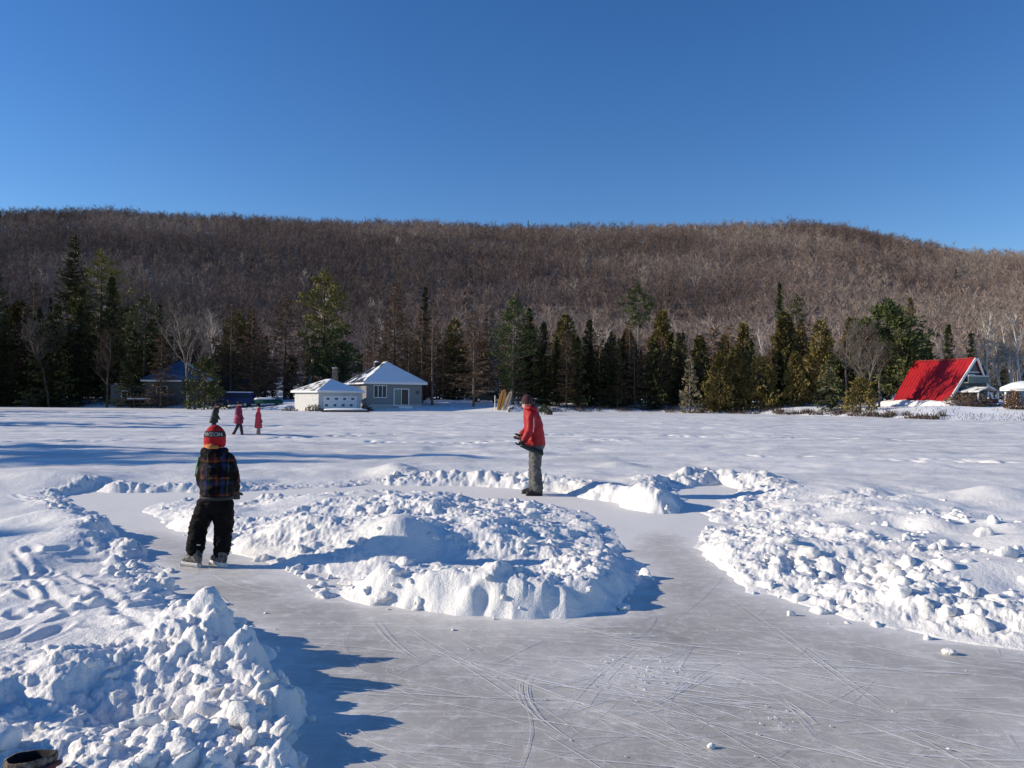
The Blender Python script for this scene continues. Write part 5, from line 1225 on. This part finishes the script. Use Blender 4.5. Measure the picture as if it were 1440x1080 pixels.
bm = bmesh.new(); bm.from_mesh(tm); bmesh.ops.subdivide_edges(bm, edges=[e for e in bm.edges if e.calc_length() > .008], cuts=2); bm.to_mesh(tm); bm.free()
for v in tm.vertices:
    z = 1.276 + v.co.y * .92; a = v.co.x / .098 + .18; r_ = hp(z) + .0048 + v.co.z
    v.co = (hc[0] + r_ * math.sin(a), hc[1] - r_ * 1.06 * math.cos(a), z)
tm.materials.clear(); link('lettering', tm, mat('grey_letters', (.42, .40, .37), (.28, .28, .28), 12, .8), band)

# ---------------------------------------------------------------- man in the red jacket
mx_, my_ = ground(752, 696)
man = empty('person', (mx_, my_, .0), 0, 'man in red jacket and grey snow pants facing left with a snow shovel', 'person')
JM = dict(head=(-.145, 0, 1.60), neck=(-.115, 0, 1.49), chest=(-.06, 0, 1.26), pelvis=(.01, 0, .92), shL=(-.08, -.19, 1.37), elL=(-.11, -.26, 1.11), haL=(-.20, -.26, .95),
          shR=(-.06, .19, 1.37), elR=(-.13, .25, 1.12), haR=(-.235, .15, 1.025), hipL=(.03, -.09, .86), knL=(.01, -.09, .48), anL=(.045, -.10, .11), hipR=(.0, .09, .86), knR=(-.03, .09, .48), anR=(-.02, .12, .11),
          toeL=(-.12, -.12, .05), toeR=(-.19, .15, .05))
human(man, JM, 1.05, (-.86, .5, 0))
REDJ = mat('red_jacket', (.29, .007, .012), (.35, .010, .016), 5, .6)
m = MB(); m.rings([(.0, 0, .845, .15, .17), (.0, 0, .875, .178, .205), (-.005, 0, 1.0, .172, .20), (-.025, 0, 1.2, .165, .205), (-.055, 0, 1.35, .148, .19), (-.085, 0, 1.44, .115, .13), (-.105, 0, 1.52, .088, .088)], 26)
m.limb([(-.08, -.18, 1.37), (-.105, -.25, 1.12), (-.185, -.255, .97)], [.088, .075, .062]); m.limb([(-.06, .18, 1.37), (-.125, .24, 1.12), (-.215, .165, 1.04)], [.088, .075, .062])
rj = m.fuse('jacket', REDJ, man, .013, 4, .014, 6.5, (1, 1, 1.0), 3)
m = MB(); m.limb([(-.165, -.06, 1.50), (-.09, -.10, 1.505), (-.02, -.07, 1.49), (-.0, .0, 1.475), (-.02, .07, 1.49), (-.10, .10, 1.505)], [.035, .045, .05, .05, .05, .04]); m.limb([(-.03, -.05, 1.47), (.02, 0, 1.42), (-.03, .05, 1.47)], [.05, .05, .05])
m.fuse('hood', REDJ, rj, .012, 4, .006, 10)
m = MB(); m.tube([(-.035, -.262, 1.36), (-.03, -.318, 1.2), (-.045, -.328, 1.1)], .005, 5); m.build('sleeve_seam', mat('pale_seam', (.55, .40, .38), (.6, .45, .42), 8, .6), rj)
GREYP = mat('grey_snow_pants', (.070, .071, .072), (.10, .101, .103), 8, .75)
m = MB(); m.rings([(.01, 0, .78, .12, .13), (.01, 0, .86, .165, .175), (.01, 0, .93, .155, .165), (.01, 0, .98, .12, .12)], 22)
m.limb([(.03, -.08, .84), (.012, -.09, .50), (.045, -.10, .13)], [.115, .088, .098]); m.limb([(.01, .08, .84), (-.02, .09, .50), (-.01, .115, .13)], [.115, .088, .098])
m.fuse('snow_pants', GREYP, man, .013, 4, .017, 7.5, (1, 1, 1.8), 8)
boots(man, JM, 'boot', BOOTB, 1.12)
m = MB(); cx, cy = -.142, -.004; m.rings([(cx, cy, 1.575, .088, .094), (cx, cy, 1.60, .098, .102), (cx, cy, 1.635, .098, .102), (cx, cy, 1.645, .094, .098), (cx, cy, 1.69, .086, .09), (cx, cy, 1.725, .06, .063), (cx, cy, 1.742, .025, .026), (cx, cy, 1.745, .008, .008)], 26)
m.build('knit_cap', mat('maroon_knit', (.050, .020, .024), (.075, .032, .034), 50, .95, .5, 110), man, True)
for q, sd in (('L', 1), ('R', -1)):
    h_ = Vector(JM['ha' + q]); glove_shapes(MB(), h_, (-.6, -.1 if q == 'L' else -.3, -.5), 1.12, 1.1, sd).fuse('glove', GLOVE, man, .007, 2)
# shovel: curved blade below the near hand, shaft up to the far hand
sh = empty('snow_shovel', (mx_, my_, 0), 0, 'dark grey green snow shovel held level in the hands of the man in red', 'shovel')
DKGREEN = mat('dark_green_plastic', (.022, .034, .032), (.035, .05, .046), 6, .5)
a_, b_ = Vector((-.265, -.36, .88)), Vector((.115, -.33, .725)); vs, fs_ = [], []
u = (b_ - a_); n_ = Vector((.37, 0, .93)); wv = Vector((.0, 1, .12))
for i in range(9):
    t = i / 8
    for j in range(7):
        q = j / 6 - .5; c = a_ + u * t + wv * (.24 * q) - n_ * (.015 * (1 - (2 * q) ** 2) + .012 * math.sin(t * 3.1))
        vs += [c, c + n_ * .05]
for i in range(8):
    for j in range(6):
        k = (i * 7 + j) * 2; fs_ += [(k, k + 14, k + 16, k + 2), (k + 1, k + 3, k + 17, k + 15)]
for i in range(8):
    for j in (0, 6): k = (i * 7 + j) * 2; fs_.append((k, k + 1, k + 15, k + 14))
for j in range(6):
    for i in (0, 8): k = (i * 7 + j) * 2; fs_.append((k, k + 2, k + 3, k + 1))
MB().add(vs, fs_).build('blade', DKGREEN, sh, True)
MB().tube([(-.25, -.36, .86), (-.245, -.24, .915), (-.262, .13, .995)], .017, 10).build('shaft', BLACKP, sh, True)
m = MB(); m.tube([(-.262, .12, .995), (-.30, .14, 1.04), (-.34, .08, 1.05)], .014, 8); m.tube([(-.262, .12, .995), (-.28, .06, 1.03), (-.34, .02, 1.05), (-.345, .09, 1.052)], .014, 8); m.build('grip', BLACKP, sh, True)

# ---------------------------------------------------------------- the group out on the lake
def walker(px, py, D, H, face, coatm, coatlen, legm, headm, label, lean=0.0, step=.25, pack=None, hoodm=None, bootm=None):
    x, _, _ = at(px, py, D); s = H / 1.72; f = face
    e = empty('person', (x, D, .055), 0, label, 'person')
    P = lambda a, b, c: (a * f * s, b * s, c * s)
    J = dict(head=P(.03 + lean, 0, 1.58), neck=P(.01 + lean * .9, 0, 1.46), chest=P(lean * .6, 0, 1.25), pelvis=P(0, 0, .92), shL=P(lean * .8, -.18, 1.38), elL=P(.02 + lean * .5, -.24, 1.12), haL=P(.14 + lean * .5, -.22, .94),
             shR=P(lean * .8, .18, 1.38), elR=P(-.02 + lean * .5, .24, 1.12), haR=P(.10 + lean * .5, .22, .94), hipL=P(0, -.09, .86), knL=P(step * .6 + .02, -.09, .50), anL=P(step, -.09, .10),
             hipR=P(0, .09, .86), knR=P(-step * .35, .09, .50), anR=P(-step * 1.2, .09, .12), toeL=P(step + .16, -.09, .05), toeR=P(-step * 1.2 + .15, .09, .04))
    human(e, J, s * .98, (f, .15, 0), .02)
    m = MB(); zl = .86 - coatlen
    m.rings([(0, 0, zl * s, .20 * s, .21 * s), (0, 0, (zl + .04) * s, .225 * s, .235 * s), (lean * .3 * f * s, 0, 1.05 * s, .17 * s, .20 * s), (lean * .6 * f * s, 0, 1.25 * s, .17 * s, .205 * s), (lean * .85 * f * s, 0, 1.40 * s, .13 * s, .17 * s), (lean * f * s, 0, 1.50 * s, .08 * s, .08 * s)], 22)
    for q in 'LR': m.limb([J['sh' + q], J['el' + q], J['ha' + q]], [.085 * s, .075 * s, .058 * s])
    co = m.fuse('coat', coatm, e, .018, 3, .012, 7)
    m = MB(); m.rings([(0, 0, .80 * s, .12 * s, .13 * s), (0, 0, .90 * s, .15 * s, .16 * s), (0, 0, .98 * s, .12 * s, .12 * s)], 18)
    for q in 'LR': m.limb([J['hip' + q], J['kn' + q], J['an' + q]], [.10 * s, .08 * s, .062 * s])
    m.fuse('trousers', legm, e, .018, 3, .008, 9)
    boots(e, J, 'boot', bootm or BOOTB, s * 1.1)
    hd = Vector(J['head'])
    if hoodm:
        m = MB(); m.ball(hd + Vector((-.03 * f * s, 0, .02 * s)), (.115 * s, .12 * s, .135 * s)); m.limb([hd + Vector((-.03 * f * s, -.07 * s, -.10 * s)), hd + Vector((-.09 * f * s, 0, -.12 * s)), hd + Vector((-.03 * f * s, .07 * s, -.10 * s))], [.06 * s, .07 * s, .06 * s]); m.fuse('hood', hoodm, e, .016, 3)
    else:
        m = MB(); m.rings([(hd.x - .012 * f * s, 0, hd.z - .01 * s, .098 * s, .098 * s), (hd.x - .012 * f * s, 0, hd.z + .05 * s, .102 * s, .1 * s), (hd.x - .012 * f * s, 0, hd.z + .11 * s, .07 * s, .07 * s), (hd.x - .012 * f * s, 0, hd.z + .135 * s, .02 * s, .02 * s)], 18); m.build('knit_cap', headm, e, True)
    for q, sd in (('L', 1), ('R', -1)):
        h_ = Vector(J['ha' + q]); glove_shapes(MB(), h_, h_ - Vector(J['el' + q]), s * 1.1, .9, sd).fuse('glove', GLOVE, e, .009, 2)
    if pack:
        m = MB(); m.rings([(-.02 * f * s, 0, 1.02 * s, .10 * s, .14 * s), (-.20 * f * s, 0, 1.05 * s, .10 * s, .15 * s), (-.19 * f * s, 0, 1.30 * s, .10 * s, .14 * s), (-.12 * f * s, 0, 1.40 * s, .05 * s, .09 * s)], 14); m.fuse('scarf', pack, co, .018, 4)
    return e
MAROON = mat('maroon_coat', (.20, .018, .055), (.25, .028, .07), 6, .7); PINKRED = mat('pink_red_coat', (.50, .035, .06), (.58, .06, .085), 6, .7); DKCOAT = mat('dark_green_coat', (.012, .02, .018), (.022, .03, .028), 6, .75)
NAVYC = mat('navy_trousers', (.012, .014, .03), (.02, .022, .042), 6, .8); GREYC = mat('pale_grey_trousers', (.22, .20, .20), (.30, .28, .28), 6, .8); WINE = mat('wine_boots', (.06, .012, .018), (.09, .02, .026), 6, .7)
PINKH = mat('pink_trim', (.55, .16, .17), (.62, .22, .23), 8, .8)
walker(335, 617, 31.0, 1.46, 1, MAROON, .22, NAVYC, BLACKKNIT, 'person in a long maroon coat and navy trousers walking right across the lake', step=.22, bootm=WINE)
ch_ = walker(363, 617, 31.2, 1.20, 1, PINKRED, .36, GREYC, None, 'small child in a hooded pink red coat following the maroon coat on the lake', step=.10, hoodm=PINKRED)
walker(300, 617, 32.0, 1.36, 1, DKCOAT, .20, NAVYC, mat('blue_red_knit', (.05, .02, .05), (.09, .02, .03), 20, .9), 'person in a dark green coat leaning forward, seen just above the red knit hat', lean=.16, step=.2)

# ---------------------------------------------------------------- winter boot left in the snow
gx, gy = at(42, 1066, 3.02).x, 3.02; zt = at(42, 1064, 3.02).z
zb = zt - .27
wb = empty('winter_boot', (gx, gy, zb), R(-20), 'brown fleece winter boot with open top standing in the snow at the bottom left corner', 'boot')
FLEECE = mat('brown_fleece', (.075, .058, .045), (.26, .21, .17), 45, .95, .8, 90, lo=.4, hi=.62); LINING = mat('black_lining', (.010, .010, .011), (.02, .02, .02), 30, .9)
n = 32; prof = [(.0, .075), (.10, .076), (.2, .082), (.255, .088), (.27, .086), (.272, .078), (.262, .070), (.2, .066), (.06, .06)]
vs, fs_ = [], []
for (z, r_) in prof:
    for j in range(n):
        a = 2 * math.pi * j / n; k = 1 + .05 * math.sin(3 * a + z * 20) + .03 * math.sin(7 * a); vs.append((r_ * 1.12 * k * math.cos(a), r_ * k * math.sin(a), z + (.012 * math.cos(a + .6) if z > .15 else 0)))
for i in range(len(prof) - 1):
    for j in range(n): a, b_ = i * n + j, i * n + (j + 1) % n; fs_.append((a, b_, b_ + n, a + n))
m = MB(); m.add(vs[:6 * n], [q for q in fs_ if max(q) < 6 * n]); m.build('shaft', FLEECE, wb, True)
m = MB(); m.add(vs[5 * n:], [tuple(i - 5 * n for i in q) for q in fs_ if min(q) >= 5 * n] + [tuple(range(3 * n, 4 * n))]); m.build('lining', LINING, wb, True)
m = MB(); m.capsule((0, 0, .03), .076, (.17, 0, .015), .06); m.capsule((.0, 0, .09), .075, (.13, 0, .03), .06); m.fuse('foot', FLEECE, wb, .01, 3)
m = MB(); m.box((.07, 0, -.045), (.36, .15, .05)); m.build('sole', LINING, wb, bevel=.02)
m = MB(); m.tube([(.06, -.085, .235), (.10, -.045, .243), (.108, .0, .247), (.098, .05, .243)], .011, 8); m.build('strap', BROWNRED, wb, True)
